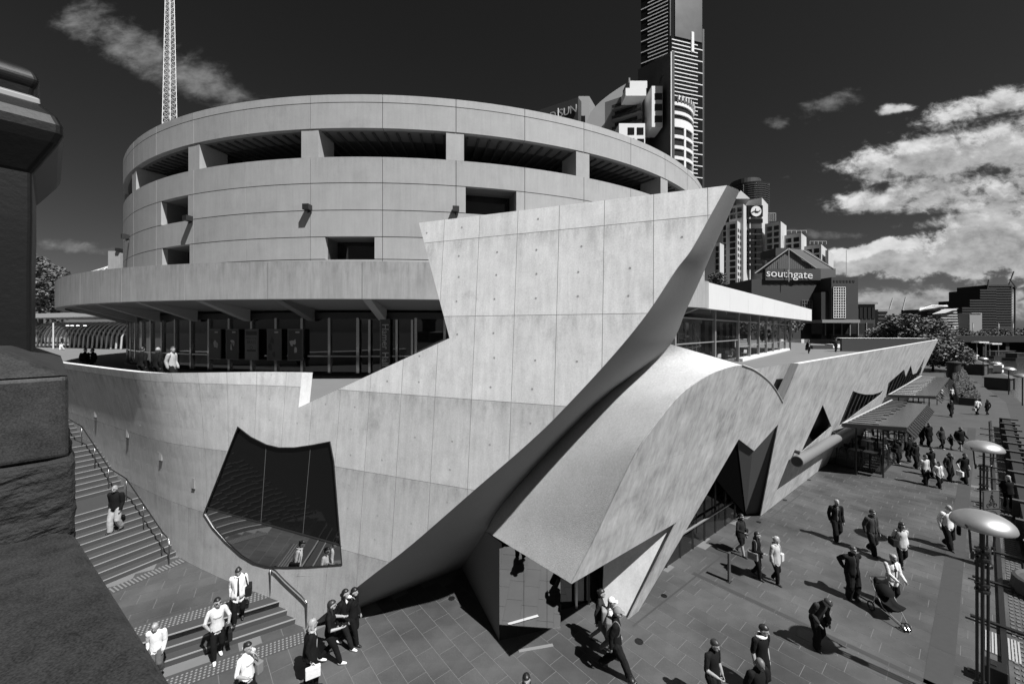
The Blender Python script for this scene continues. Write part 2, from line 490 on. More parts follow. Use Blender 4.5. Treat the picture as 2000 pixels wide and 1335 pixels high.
juF = [-2.66 - 1.165 * k for k in range(9)] + [-2.66 + 1.165 * k for k in range(1, 24)]
jvF = [2.52, 4.87, 7.22, 9.5, 11.72]
def row_m(key):                                           # pours differ in grey; lower ones also carry the dimmer light in their colour
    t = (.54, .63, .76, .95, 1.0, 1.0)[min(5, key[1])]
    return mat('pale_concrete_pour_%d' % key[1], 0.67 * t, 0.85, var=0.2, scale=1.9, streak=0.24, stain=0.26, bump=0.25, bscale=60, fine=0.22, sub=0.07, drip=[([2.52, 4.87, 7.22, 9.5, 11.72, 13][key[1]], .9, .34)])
face = bpy.data.objects.new('front_face', None); COL.objects.link(face); face.parent = hall
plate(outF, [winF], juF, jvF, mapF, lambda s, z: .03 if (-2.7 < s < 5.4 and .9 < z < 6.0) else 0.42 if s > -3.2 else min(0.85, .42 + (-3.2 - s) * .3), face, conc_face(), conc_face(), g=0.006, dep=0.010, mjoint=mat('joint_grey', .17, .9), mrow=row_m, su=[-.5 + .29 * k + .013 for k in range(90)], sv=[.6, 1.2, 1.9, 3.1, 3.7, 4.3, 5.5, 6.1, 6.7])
# tie holes: two per panel and lift
mb = MB()
for k in range(-9, 17):
    u = -2.66 + 1.165 * (k + .5)
    for v in (0.6, 1.35, 2.0, 3.0, 3.7, 4.4, 5.3, 6.05, 6.75, 7.6, 8.35, 9.0, 9.95, 10.6, 11.25, 12.05):
        if not inside((u, v), outF) or inside((u, v), winF): continue
        if min(abs(u - p[0]) + abs(v - p[1]) for p in outF + winF) < .25: continue
        if random.random() < .25: continue
        c = mapF(u + random.uniform(-.05, .05), v + random.uniform(-.03, .03), -.002)
        x = V((FD.x, FD.y, 0)); y = V((0, 0, 1)); n = V((-FN.x, -FN.y, 0))
        r = 0.02
        ring = [c + (x * math.cos(t * math.pi / 4) + y * math.sin(t * math.pi / 4)) * r for t in range(8)]
        inn = [c + (x * math.cos(t * math.pi / 4) + y * math.sin(t * math.pi / 4)) * r * 1.5 + n * .003 for t in range(8)]
        mb.add(ring, [tuple(range(7, -1, -1))])
        k0 = len(mb.v); mb.v += [tuple(p) for p in ring + inn]
        for t in range(8): mb.f.append([k0 + t, k0 + 8 + t, k0 + 8 + (t + 1) % 8, k0 + (t + 1) % 8]); mb.mi.append(0)
stuff(mb.obj('tie_hole_plugs', mat('tie_hole_grey', 0.36, 0.9), face))

# --- soffit of the prow: a strip from the front edge back to the fold, down to the ground
pairs = [((1420, 362), (1431, 381, 9.7)), ((1388, 420), (1416, 432, 10.1)), ((1350, 488), (1391, 492, 10.5)), ((1319, 529), (1367, 548, 10.95)),
         ((1264.6, 611), (1340, 606, 11.5)), ((1199, 692), (1310, 672, 12.2)), ((1150, 746), (1250, 722, 12.5)), ((1107.7, 791), (1178, 777, 12.6)),
         ((1060, 838), (1108, 845, 12.75)), ((1032, 865), (1055, 901, 12.8)), ((980, 910), (1010, 951, 12.8)), ((928, 955), (981, 985, 12.8)), ((870, 1006), (962, 1013, 12.75)),
         ((805, 1062), (949, 1037, 12.65)), ((732, 1119), (930, 1066, 13.5)), ((681, 1159), (915, 1088, 14.3)), ((600, 1225), (902, 1108, 15.13))]
Ce = []; Be = []
for c, b in pairs:
    p = F3(*c); Ce.append(p); Be.append(at(*b))
Ce[-1].z = 0; Be[-1].z = 0
Cc = catmull(Ce, 4); Bc = catmull(Be, 4)
rows = []
for i, (a, b) in enumerate(zip(Cc, Bc)):
    t = i / (len(Cc) - 1); r = []
    for k in range(13):
        u = k / 12
        p = a.lerp(b, u)
        w = max(0, 1 - t / .3)                       # bullnose near the tip
        p = p + V((.777, .1, 0)) * (0.3 * w * math.sin(math.pi * u))
        r.append(p)
    rows.append(r)
so = MB().grid(rows, flip=False).obj('soffit', mat('shaded_stipple', .2, .9, var=.06, scale=1.5, bump=.7, bscale=38, fine=.12), hall, smooth=True)  # same stucco as the pod, a darker copy with the shade painted in
# top cap and hidden back of the prow
mb = MB()
tl, tr = mapF(lc[0], ptop), mapF(*tip)
mb.add([tl, tr, Be[0], mapF(lc[0], ptop, .85)], [(0, 1, 2, 3)])
back = Bc[:21] + [mapF(-5.4, 8.9, .85), mapF(lc[0], ptop, .85)]
mb.add(back, [tuple(range(len(back)))])
mb.obj('prow_back', conc_face(), hall)
# leg beside the mirrored entrance
LG0 = onz(902, 1108); LG1 = onz(975, 1250)
crease = [Be[-1], Be[-2], Be[-3], Be[-4]]
edge = [LG1, LG1.lerp(at(980, 1060, 11.6), .33), LG1.lerp(at(980, 1060, 11.6), .66), at(980, 1060, 11.6)]
MB().grid([[a.lerp(b, k / 6) for k in range(7)] for a, b in zip(catmull(crease, 4), catmull(edge, 4))]).obj('leg', mat('shaded_stipple'), hall, smooth=True)  # takes the shade-darkened stucco of the soffit
# --- pod: smooth shell from the fold to the arc on the river face
Jp = [(1310, 672, 12.2), (1280, 697, 12.4), (1250, 722, 12.5), (1178, 777, 12.6), (1108, 845, 12.75), (1055, 901, 12.8), (1010, 951, 12.8), (981, 985, 12.8), (962, 1013, 12.75), (949, 1037, 12.65)]
Ep = [(1450, 713), (1412, 721), (1380, 735), (1332, 768), (1287, 821), (1250, 873), (1220, 930), (1190, 992), (1157, 1062), (1117, 1139)]
Jc = catmull([at(*p) for p in Jp], 4); Ec = catmull([R3(*p) for p in Ep], 4)
MB().grid([[a.lerp(b, k / 10) for k in range(11)] for a, b in zip(Jc, Ec)], flip=True).obj('pod_shell', conc_rough(), hall, smooth=True)
# back of the pod behind the apex, closing it towards the terrace
E2p = [(1450, 713), (1475, 723), (1500, 742), (1515, 761), (1529, 786)]
E2 = catmull([R3(*p) for p in E2p], 3)
bk = [p + V((-1.5, 1.6, -0.35)) for p in E2]
mb = MB().grid([[a.lerp(b, k / 2) for k in range(3)] for a, b in zip(E2, bk)], flip=True)
mb.add([Jc[0], Ec[0], E2[-1], bk[-1], bk[0] + V((-1, .5, .2))], [(0, 1, 3), (0, 3, 4)])
mb.obj('pod_back', conc_rough(), hall, smooth=True)

# --- river face
river = thing('river_facade', 'long weathered concrete facade leaning over the promenade with angular openings', 'wall', (0, 0, 0))
def Rp(*pp): return [hitR(*p) for p in pp]
outR = [hitR(*p) for p in Ep[::-1]]
arc = catmull([V((p[0], p[1], 0)) for p in [hitR(*q) for q in (Ep[::-1] + E2p[1:])]], 4)
outR = [(p.x, p.y) for p in arc]                                     # pod tip, over the arc, down to the parapet return
outR += Rp((1527, 787), (1560, 710))
aL = hitR(1833, 662)[0]
outR += [(aL, 7.9), (aL - 4.5, 0.0), (hitR(1487, 1003)[0], 0.0)]
outR += Rp((1520, 828), (1473, 880), (1443, 857), (1380, 966))
l1 = hitR(1256, 1165); l0 = hitR(1232, 1192)
outR += [(l1[0], 0.0), (l0[0], 0.0)] + Rp((1322, 1019))
tri = Rp((1607, 790), (1624, 832), (1565, 882))
w1 = Rp((1666, 763), (1676, 767), (1690, 770), (1705, 770), (1718, 766), (1727, 760), (1720, 770), (1638, 832))
w2 = Rp((1735, 748), (1766, 721), (1769, 735), (1779, 713), (1783, 731), (1790, 728), (1800, 710), (1806, 697), (1797, 733), (1730, 775))
slot = Rp((1549, 912), (1525, 930), (1514, 962), (1540, 945))
rf = bpy.data.objects.new('leaning_face', None); COL.objects.link(rf); rf.parent = river
ju = [-11.0, -6.1, -1.2, 3.7, 8.6, 13.5, 18.4, 23.3, 28.2, 33.1, 38, 43, 48]
plate(outR, [tri, w1, w2], ju, [3.1, 5.6], mapR, lambda a, z: (.04 if a < 1.5 else .02), rf, conc_river(), conc_river(), g=0.005, dep=0.006, mjoint=mat('river_joint_grey', .24, .9))
# dark room behind the openings, slats in the long ones
def slab_at(a0, a1, z0, z1, dep, m, nm, par):
    q = [mapR(a0, z0, dep), mapR(a1, z0, dep), mapR(a1, z1, dep), mapR(a0, z1, dep)]
    return MB().add(q, [(0, 1, 2, 3)]).obj(nm, m, par)
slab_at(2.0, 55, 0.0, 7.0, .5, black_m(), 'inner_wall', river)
for wpoly, n in ((w1, 9), (w2, 12)):
    a0, a1 = min(p[0] for p in wpoly), max(p[0] for p in wpoly)
    for k in range(n):
        a = a0 + (a1 - a0) * (k + .5) / n
        zs = sorted([p for p in (z * .05 for z in range(30, 160)) if inside((a, p), wpoly)])
        if len(zs) < 4: continue
        q = MB(); w = .09
        f = [mapR(a - w, zs[0], .06), mapR(a + w, zs[0], .06), mapR(a + w, zs[-1], .06), mapR(a - w, zs[-1], .06)]
        b = [mapR(a - w, zs[0], .2), mapR(a + w, zs[0], .2), mapR(a + w, zs[-1], .2), mapR(a - w, zs[-1], .2)]
        q.add(f + b, [(0, 1, 2, 3), (7, 6, 5, 4), (0, 4, 5, 1), (1, 5, 6, 2), (2, 6, 7, 3), (3, 7, 4, 0)])
        q.obj('slat', mat('dark_bronze_slat', 0.05, 0.45), river)
# parapet return: recessed wall between the pod and the long parapet
q = [hitR(1516, 772), hitR(1546, 709), hitR(1562, 709), hitR(1530, 790)]
zt_ = hitR(1560, 710)[1]
MB().add([mapR(p[0], p[1], .3) for p in ((q[0][0] - 4.5, 5.0), (q[2][0] + .3, 5.0), (q[2][0] + .3, zt_), (q[0][0] - 4.5, zt_))], [(0, 1, 2, 3)]).obj('recessed_wall', conc_river(), river)
MB().add([mapR(p[0], p[1], .03) for p in q], [(0, 3, 2, 1)]).obj('dark_strip', mat('dark_strip_concrete', .17, .85, var=.25, scale=1.5, streak=.3), river)  # strip in a darker grey than the wall round it
MB().add([mapR(q[0][0] - 4.5, zt_, .3), mapR(q[2][0] + .3, zt_, .3), mapR(q[2][0] + .3, zt_, 1.6), mapR(q[0][0] - 4.5, zt_, 1.6)], [(0, 1, 2, 3)]).obj('return_top', mat('terrace_paving', .15, .7, var=.12, scale=.5, fine=.08), river)
MB().tube([p + V((.01, -.015, .01)) for p in E2], .012, 6).obj('arc_lit_edge', conc_face(), river)  # thin pale tube added to draw the sunlit line of the arc edge
# parapet coping
mb = MB()
a0 = hitR(1560, 710)[0]
mb.add([mapR(a0, 7.77, 0), mapR(aL, 7.9, 0), mapR(aL, 7.91, .2), mapR(a0, 7.78, .2)], [(0, 1, 2, 3)])
mb.add([mapR(a0, 7.78, .2), mapR(aL, 7.91, .2), mapR(aL, 6.0, 1.1), mapR(a0, 6.0, 1.1)], [(0, 1, 2, 3)])
mb.obj('coping', conc_face(), river)

# --- stair window: dark glass above, mirror below, set back in the wall
wg = bpy.data.objects.new('stair_window', None); COL.objects.link(wg); wg.parent = hall
def wq(pts, dep): return [mapF(*hitF(*p), d) for p, d in zip(pts, dep)]
mm = [(380, 985), (690, 1072)]
def wgrid(x0, x1, ytop, ybot, dt, db):
    rows = []
    for i in range(9):
        x = x0 + (x1 - x0) * i / 8; r = []
        for j in range(9):
            t = j / 8; y = ytop(x) + (ybot(x) - ytop(x)) * t; u, v = hitF(x, y); r.append(mapF(u, v, dt + (db - dt) * t))
        rows.append(r)
    return MB().grid(rows)
tr_ = lambda x: 985 + (x - 380) * .2806
wgrid(380, 690, lambda x: 815, tr_, .06, .035).obj('pane', mat('night_glass', 0.006, 0.02, spec=0.35), wg)
wgrid(380, 690, tr_, lambda x: 1125, .04, .0).obj('mirror_pane', mirror_glass(), wg, smooth=True)
MB().tube([mapF(p[0], p[1], -.004) for p in winF], .022, 6, closed=True).obj('frame', black_m(), wg)
MB().tube([mapF(*hitF(398, 990), .03), mapF(*hitF(668, 1066), .03)], .035, 6).obj('transom', black_m(), wg)
for x in (508, 590):
    p0 = hitF(x, 985 + (x - 380) * .28); MB().tube([mapF(p0[0], p0[1], .03), mapF(p0[0], 5.9, .05)], .009, 4).obj('mullion', mat('grey_mullion', .08, .4), wg)
# small recessed step lights on the stair wall
for (x, y) in ((186, 806), (249, 845), (314, 889), (378, 943)):
    u, v = hitF(x, y); b = bpy.data.objects.new('wall_light', None); COL.objects.link(b); b.parent = hall
    M = frame_M(mapF(u, v, -.003), (-FD.x, -FD.y, 0))
    o = MB().box((0, 0, 0), (.085, .2, .012)).obj('cover', mat('light_cover', .3, .6), b); o.matrix_local = M; bevel(o, .006)
    o = MB().box((0, -.215, 0), (.085, .02, .02)).obj('lens', black_m(), b); o.matrix_local = M

# --- mirrored entrance beneath the pod
ent = thing('mirrored_entrance', 'mirrored glass entrance box under the concrete pod', 'entrance', (0, 0, 0))
g0, g1 = onz(975, 1250), onz(1095, 1222)
g1 = g0 + (g1 - g0) * 1.0
tops = [at(980, 1058, 11.6), at(1117, 1139, 9.47)]
fr = [0, .39, .77, 1.0]
for i in range(3):
    a, b = g0.lerp(g1, fr[i]), g0.lerp(g1, fr[i + 1])
    e = (b - a).normalized() * .006
    MB().slab([a + e, b - e, b - e + V((0, 0, 2.74 + .06 * i)), a + e + V((0, 0, 2.7 + .06 * i))], .03).obj('mirror_pane', mirror_glass(), ent)
d0, d1 = onz(1096, 1190), onz(1178, 1166)
MB().slab([g1, d0, d0 + V((0, 0, 3.6)), g1 + V((0, 0, 3.6))], .05).obj('side_pane', dark_glass(), ent)
MB().slab([d0, d1, d1 + V((0, 0, 3.8)), d0 + V((0, 0, 3.8))], .05).obj('door_pane', dark_glass(), ent)
for t in (0.33, 0.62, 0.98):
    p = d0.lerp(d1, t) - V((-.3, .9, 0)).normalized() * .05 + V((0, -.06, 0))
    MB().box(p + V((0, 0, 1.3)), (.035, .035, 1.3)).obj('door_post', mat('pale_steel', .5, .35, metal=.8) if t < .5 else dark_metal(), ent)
iw0, iw1 = onz(1176, 1187), onz(1236, 1192)
pw = [iw0, iw1, iw1 + V((.35, -.1, 2.2)), at(1322, 1019, 12.75), at(1300, 1010, 14.2), iw0 + V((0, .1, 3.5))]
iw1 = mapR(l0[0] + .12, 0, .05); mb = MB(); mb.add([iw0, iw1, mapR(hitR(1322, 1019)[0] + .2, hitR(1322, 1019)[1], .05), iw0 + V((.2, .2, 4.3))], [(0, 1, 2, 3)])
mb.obj('inner_wall', conc_face(), ent)
# pod underside ceiling
mb = MB(); mb.add([R3(1117, 1139), R3(1322, 1019), R3(1322, 1019) + V((-2.2, 3.4, .3)), at(949, 1037, 12.65)], [(0, 3, 2, 1)])
mb.obj('ceiling', conc_rough(), ent)

# --- glazed doors beneath the leaning face
gd = thing('glazed_doors', 'row of dark glazed doors beneath the leaning concrete facade', 'door', (0, 0, 0))
q0, q1 = onz(1240, 1150), onz(1452, 1001)
n = 9
for i in range(n):
    a, b = q0.lerp(q1, i / n), q0.lerp(q1, (i + 1) / n); e = (b - a).normalized() * .03
    MB().slab([a + e, b - e, b - e + V((0, 0, 5.0)), a + e + V((0, 0, 5.0))], .03).obj('pane', dark_glass(), gd)
    MB().box(b + V((0, 0, 2.5)), (.035, .035, 2.5)).obj('post', black_m(), gd)
    if i % 2: MB().tube([b + V((.12, -.1, .7)), b + V((.12, -.1, 1.5))], .02, 6).obj('handle', black_m(), gd)
MB().tube([q0.lerp(q1, .05) + V((.1, -.12, 1.05)), q1 + V((.1, -.12, 1.05))], .05, 6).obj('push_rail', mat('pale_steel', .5, .35, metal=.8), gd)
# far side reveal of the M shaped opening, its shade put into the concrete colour
m0, m1, m2, m3, m4 = onz(1457, 1005), onz(1487, 1003) + V((-.02, .03, 0)), mapR(*hitR(1520, 828), .05), mapR(*hitR(1473, 880), .06), mapR(*hitR(1444, 858), .07)
MB().add([m0, m1, m2, m3, m4], [(0, 1, 2), (0, 2, 3), (0, 3, 4)]).obj('reveal', mat('shaded_concrete', .06, .9, var=.05, spec=.1), gd)
MB().add([m0 + V((-.02, .02, 0)), m4 + V((-.02, .02, 0)), mapR(*hitR(1400, 930), .14), q1 + V((0, .2, 0))], [(0, 1, 2), (0, 2, 3)]).obj('shade_sheet', mat('deep_shade', .004, 1.0, spec=0.0), gd)  # near-black sheet paints the deep shade inside the opening
# ------------------------------------------------------------------ round concert hall
DC = V((-8.6, 52.56)); DR = 30.8
hallr = thing('concert_hall', 'large round concrete concert hall with bands of precast panels', 'building', (DC.x, DC.y, 6.0))
def dpos(th, r, z):                                    # th in degrees, 0 = towards the camera side, local to the hall
    t = R_(th); return V((r * math.sin(t), -r * math.cos(t), z - 6.0))
def px_th(px, r=DR):
    m = (px - CX) / FPX; A = 1 + m * m; B = -2 * (m * DC.x + DC.y); C = DC.x ** 2 + DC.y ** 2 - r * r
    y = (-B - math.sqrt(max(0, B * B - 4 * A * C))) / (2 * A); return math.degrees(math.atan2(m * y - DC.x, DC.y - y))
def arcbox(mb, a0, a1, r0, r1, z0, z1, n=4, z0i=None):
    """curved block between radii r0 < r1"""
    rows = []
    for k in range(n + 1):
        a = a0 + (a1 - a0) * k / n
        rows.append([dpos(a, r1, z0), dpos(a, r1, z1), dpos(a, r0, z1), dpos(a, r0, z0 if z0i is None else z0i)])
    k0 = len(mb.v); mb.v += [tuple(p) for r in rows for p in r]
    def F(*q): mb.f.append([k0 + i for i in q]); mb.mi.append(mb.m)
    for k in range(n):
        for j in range(4):
            j2 = (j + 1) % 4
            F(k * 4 + j, (k + 1) * 4 + j, (k + 1) * 4 + j2, k * 4 + j2)
    F(0, 1, 2, 3); F(n * 4 + 3, n * 4 + 2, n * 4 + 1, n * 4)
    return mb
ja = [2.68 + 7.5 * k for k in range(-12, 13)]
ZR = [12.3, 13.03, 14.27, 15.74, 17.24, 18.70]
wins = {1: [(px_th(317), px_th(370)), (px_th(635), px_th(731))], 3: [(px_th(315), px_th(367)), (px_th(910), px_th(1008))]}
gz, ga = 0.022, 0.03
def panel(a0, a1, z0, z1, r=DR, th=.3, n=4):
    o = arcbox(MB(), a0 + ga, a1 - ga, r - th, r, z0 + gz, z1 - gz, n).obj('panel', conc_drum(), hallr)
    return o
for r in range(5):
    z0, z1 = ZR[r], ZR[r + 1]
    for a0, a1 in zip(ja, ja[1:]):
        segs = [(a0, a1)]
        for w0, w1 in wins.get(r, []):
            ns = []
            for s0, s1 in segs:
                if w1 <= s0 or w0 >= s1: ns.append((s0, s1)); continue
                if w0 - s0 > .1: ns.append((s0, w0))
                if s1 - w1 > .1: ns.append((w1, s1))
            segs = ns
        for s0, s1 in segs: panel(s0, s1, z0, z1)
for a0, a1 in zip(ja, ja[1:]):
    panel(a0, a1, 20.25, 21.68); panel(a0, a1, 21.68, 22.14, DR, .3)
# core behind the panels
mb = MB()
for z0, z1, holes in ((12.0, 13.03, []), (13.03, 14.27, wins[1]), (14.27, 15.74, []), (15.74, 17.24, wins[3]), (17.24, 18.66, []), (20.29, 22.1, [])):
    cuts = sorted([h for w in holes for h in w]); arcs = []; c = -180
    for i in range(0, len(cuts), 2): arcs.append((c, cuts[i])); c = cuts[i + 1]
    arcs.append((c, 180))
    for a0, a1 in arcs: arcbox(mb, a0, a1, DR - 1.6, DR - .29, z0, z1, max(2, int((a1 - a0) / 2)))
mb.obj('drum_core', mat('core_grey', .12, .9), hallr)
mb = MB()
arcbox(mb, -180, 180, 1.0, DR - .6, 20.35, 20.6, 90)
mb.obj('gallery_ceiling', mat('ceiling_grey', .05, .9, var=.05), hallr)
mb = MB(); arcbox(mb, -180, 180, DR - 7, DR - 5.5, 18.4, 20.5, 90); mb.obj('gallery_wall', mat('gallery_dark', .035, .8), hallr)
mb = MB(); arcbox(mb, -180, 180, DR - 7, DR - .32, 18.45, 18.62, 90); mb.obj('gallery_floor', mat('gallery_floor_grey', .06, .9), hallr)
for k in range(-50, 50):
    a = 2.68 + 1.25 * k; mb = MB(); arcbox(mb, a - .12, a + .12, DR - 6, DR - .5, 20.2, 20.36, 1); mb.obj('ceiling_rib', mat('ceiling_grey', .05), hallr)
for k in range(-11, 12, 2):
    a = 2.68 + 7.5 * k; w = math.degrees(.5 / DR)
    arcbox(MB(), a - w - .1, a + w - .1, DR - 1.7, DR - .04, 18.70, 20.27, 1).obj('pier', conc_drum(), hallr)
MB().lathe([(0.01, 22.0 - 6), (DR - .35, 22.0 - 6)], (0, 0, 0), 90).obj('roof', mat('roof_grey', .15, .9), hallr)
for r, ws in wins.items():
    for w0, w1 in ws:
        z0, z1 = ZR[r], ZR[r + 1]
        arcbox(MB(), w0 - .3, w1 + .3, DR - 1.55, DR - 1.4, z0, z1, 3).obj('window', dark_glass(), hallr)
        e = math.degrees(.16 / DR)
        for e0, e1 in ((w0 - e, w0), (w1, w1 + e)): arcbox(MB(), e0, e1, DR - 1.5, DR - .28, z0 + .03, z1 - .03, 1).obj('reveal', conc_drum(), hallr)
# floodlights on the drum
for px, z in ((375, 15.6), (605, 15.7), (890, 15.7), (253, 15.55)):
    a = px_th(px)
    f = bpy.data.objects.new('floodlight', None); COL.objects.link(f); f.parent = hallr
    arcbox(MB(), a - .33, a + .33, DR + .05, DR + .42, z, z + .3, 1).obj('housing', dark_metal(), f)
    MB().tube([dpos(a, DR - .05, z + .05), dpos(a, DR + .2, z - .12)], .04, 6).obj('arm', dark_metal(), f)

# --- canopy ring and its straight run towards the river
CR, CZ0, CZ1 = 34.2, 10.57, 12.33
can = bpy.data.objects.new('canopy', None); COL.objects.link(can); can.parent = hallr
aend = 39.2
cj = [a for a in [2.68 + 7.5 * k for k in range(-16, 5)] if a < aend - 1] + [aend]
for a0, a1 in zip(cj, cj[1:]):
    o = arcbox(MB(), a0 + .025, a1 - .025, CR - .45, CR, CZ0, CZ1, 6).obj('fascia_panel', mat('canopy_concrete', 0.26, 0.85, var=0.16, scale=0.9, streak=0.34, stain=0.14, bump=.1, fine=.06, sub=.08, drip=[(12.4, 1.6, .35)]), can)
mb = MB(); arcbox(mb, -120, aend, 27, CR - .4, CZ1 - .35, CZ1 - .12, 60); mb.obj('canopy_roof', mat('roof_grey', .15, .9), can)
mb = MB(); arcbox(mb, -120, aend, 28.0, CR - .4, CZ0 + .15, CZ0 + .35, 60, 9.9); mb.obj('canopy_soffit', mat('soffit_concrete', .14, .9, var=.05), can)
for a in cj + [-4.82 - 3.75 * 0]:
    for off in (0,):
        t = MB(); w = .2
        for r_, zt, zb in (): pass
        p = [dpos(a, CR - .5, 10.75), dpos(a, 30.7, 10.05)]
        side = V((math.cos(R_(a)), math.sin(R_(a)), 0)) * w
        q = [p[0] - side, p[0] + side, p[1] + side, p[1] - side]
        d = [V((0, 0, .02)), V((0, 0, .02)), V((0, 0, -.3)), V((0, 0, -.3))]
        t.add([a_ + V((0, 0, .3)) for a_ in q] + [a_ + e_ - V((0, 0, .12)) for a_, e_ in zip(q, d)], [(0, 1, 2, 3), (7, 6, 5, 4), (0, 4, 5, 1), (1, 5, 6, 2), (2, 6, 7, 3), (3, 7, 4, 0)])
        t.obj('soffit_beam', mat('soffit_beam_concrete', .24, .9), can)
S0 = V((12.9, 26.2, 0)); S1 = V((46.3, 60.9, 0)); sd = (S1 - S0).normalized(); sn = V((-sd.y, sd.x, 0))
Oh = V((DC.x, DC.y, 6.0))
for i in range(9):
    a, b = S0.lerp(S1, i / 9) + sd * .012, S0.lerp(S1, (i + 1) / 9) - sd * .012
    q = MB(); q.prism([(p.x - Oh.x, p.y - Oh.y) for p in (a, b, b + sn * .45, a + sn * .45)], CZ0 - 6, CZ1 - 6)
    q.obj('fascia_panel', mat('pale_fascia', 0.52, 0.8, var=0.06, scale=0.9, streak=0.06), can)
q = MB(); q.prism([(p.x - Oh.x, p.y - Oh.y) for p in (S0 + sn * .4, S1 + sn * .4, S1 + sn * 16, S0 + sn * 10)], CZ0 + .3 - 6, CZ1 - .2 - 6)
q.obj('canopy_roof', mat('soffit_concrete', .14, .9, var=.05), can)
q = MB(); q.prism([(p.x - Oh.x, p.y - Oh.y) for p in (S1 - sd * .01, S1 - sd * .45, S1 + sn * 15 - sd * .45, S1 + sn * 15)], CZ0 - 6 + .002, CZ1 - 6 - .002)
q.obj('fascia_panel', mat('pale_fascia'), can)

# --- glass foyer wall beneath the canopy
GR = 30.5
foy = bpy.data.objects.new('foyer', None); COL.objects.link(foy); foy.parent = hallr
fglass = mat('foyer_glass', 0.008, 0.03, spec=0.7)
step = 3.0
k = -34
while -66 + (k + 34) * step < 60:
    a = -66 + (k + 34) * step; k += 1
    arcbox(MB(), a + .06, a + step - .06, GR - .06, GR, 6.72, 9.75, 1).obj('pane', fglass, foy)
    arcbox(MB(), a - .13, a + .13, GR - .1, GR + .12, 6.6, 9.8, 1).obj('mullion', mat('polished_mullion', .35, .15, metal=1.0), foy)
mb = MB(); arcbox(mb, -70, 62, GR - .12, GR + .1, 9.75, 10.1, 60); arcbox(mb, -70, 62, GR - .12, GR + .25, 6.5, 6.72, 60); mb.obj('glazing_frame', black_m(), foy)
mb = MB(); arcbox(mb, -70, 62, GR - .02, GR + .1, 7.62, 7.7, 60); mb.obj('door_rail', mat('polished_mullion'), foy)
mb = MB(); arcbox(mb, -180, 180, 8, GR - 3.5, 6, 11, 60); mb.obj('inner_core', black_m(), foy)
# posters behind glass
post_g = mat('poster_frame', .08, .4)
def arcM(px, z, r, Yo=0.0):
    a = px_th(px, r); c = dpos(a, r, z); t = V((math.cos(R_(a)), math.sin(R_(a)), 0)); return frame_M(c, t)
for i, (px, w, g, kind) in enumerate(((420, .8, .03, 0), (454, .8, .02, 1), (492, .8, .10, 2), (536, .8, .05, 3), (577, .8, .03, 4))):
    M = arcM(px, 8.3, GR + .3)
    p = bpy.data.objects.new('poster', None); COL.objects.link(p); p.parent = foy
    o = MB().box((0, 0, 0), (w / 2 + .05, .88, .03)).obj('frame', post_g, p); o.matrix_local = M
    sh = mat('poster_%d' % kind, g, .35, var=.25, scale=1.2)
    o = MB().box((0, 0, .034), (w / 2, .82, .006)).obj('sheet', sh, p); o.matrix_local = M
    ink = mat('poster_pale_ink', .3, .5); dk = mat('poster_dark_ink', .02, .5)
    def on(name, body, y, size, m_, sx=1.0): text_obj(name, body, size, m_, p, M @ Matrix.Translation((0, y, .043)), .001, sx)
    if kind == 2:
        on('lettering', 'MNOZIL', .34, .2, dk, 1.0); on('lettering', 'BRASS', .13, .22, dk, 1.0)
        o = MB().lathe([(.1, 0), (.07, .003)], (0, 0, 0), 16).obj('emblem', dk, p); o.matrix_local = M @ Matrix.Translation((0, -.17, .043))
        o = MB().box((0, -.34, .043), (.3, .05, .002)).obj('caption_bar', dk, p); o.matrix_local = M
        o = MB().box((0, .65, .043), (w / 2 - .03, .12, .002)).obj('header', dk, p); o.matrix_local = M
    else:
        vs = [(random.uniform(-.2, .2), random.uniform(-.6, .35)) for _ in range(3)]
        for (x, y) in vs:
            o = MB().add([(x + random.uniform(.05, .2) * math.cos(t), y + random.uniform(.1, .28) * math.sin(t), .043) for t in (0, .9, 1.9, 2.8, 3.9, 5.2)], [(0, 1, 2, 3, 4, 5)]).obj('figure', ink if random.random() < .6 else dk, p); o.matrix_local = M
        o = MB().box((.15, .7, .043), (.12, .04, .002)).obj('masthead', ink, p); o.matrix_local = M
# lettered pillar
M = arcM(752, 8.2, GR + .4)
pl = bpy.data.objects.new('lettered_pillar', None); COL.objects.link(pl); pl.parent = foy
o = MB().box((0, 0, -.1), (.26, 1.55, .1)).obj('shaft', mat('pillar_dark_metal', .06, .25, metal=.7), pl); o.matrix_local = M
text_obj('lettering', 'Hamer Hall', .5, mat('pillar_letter', .3, .3, metal=.6), pl, M @ Matrix.Translation((0, .1, .01)) @ Matrix.Rotation(-math.pi / 2, 4, 'Z'), .01)
for px in (700, 722, 745, 775, 805):
    M = arcM(px, 8.2, GR + .15)
    o = MB().box((0, 0, 0), (.06, 1.5, .06)).obj('steel_column', mat('polished_mullion'), foy); o.matrix_local = M

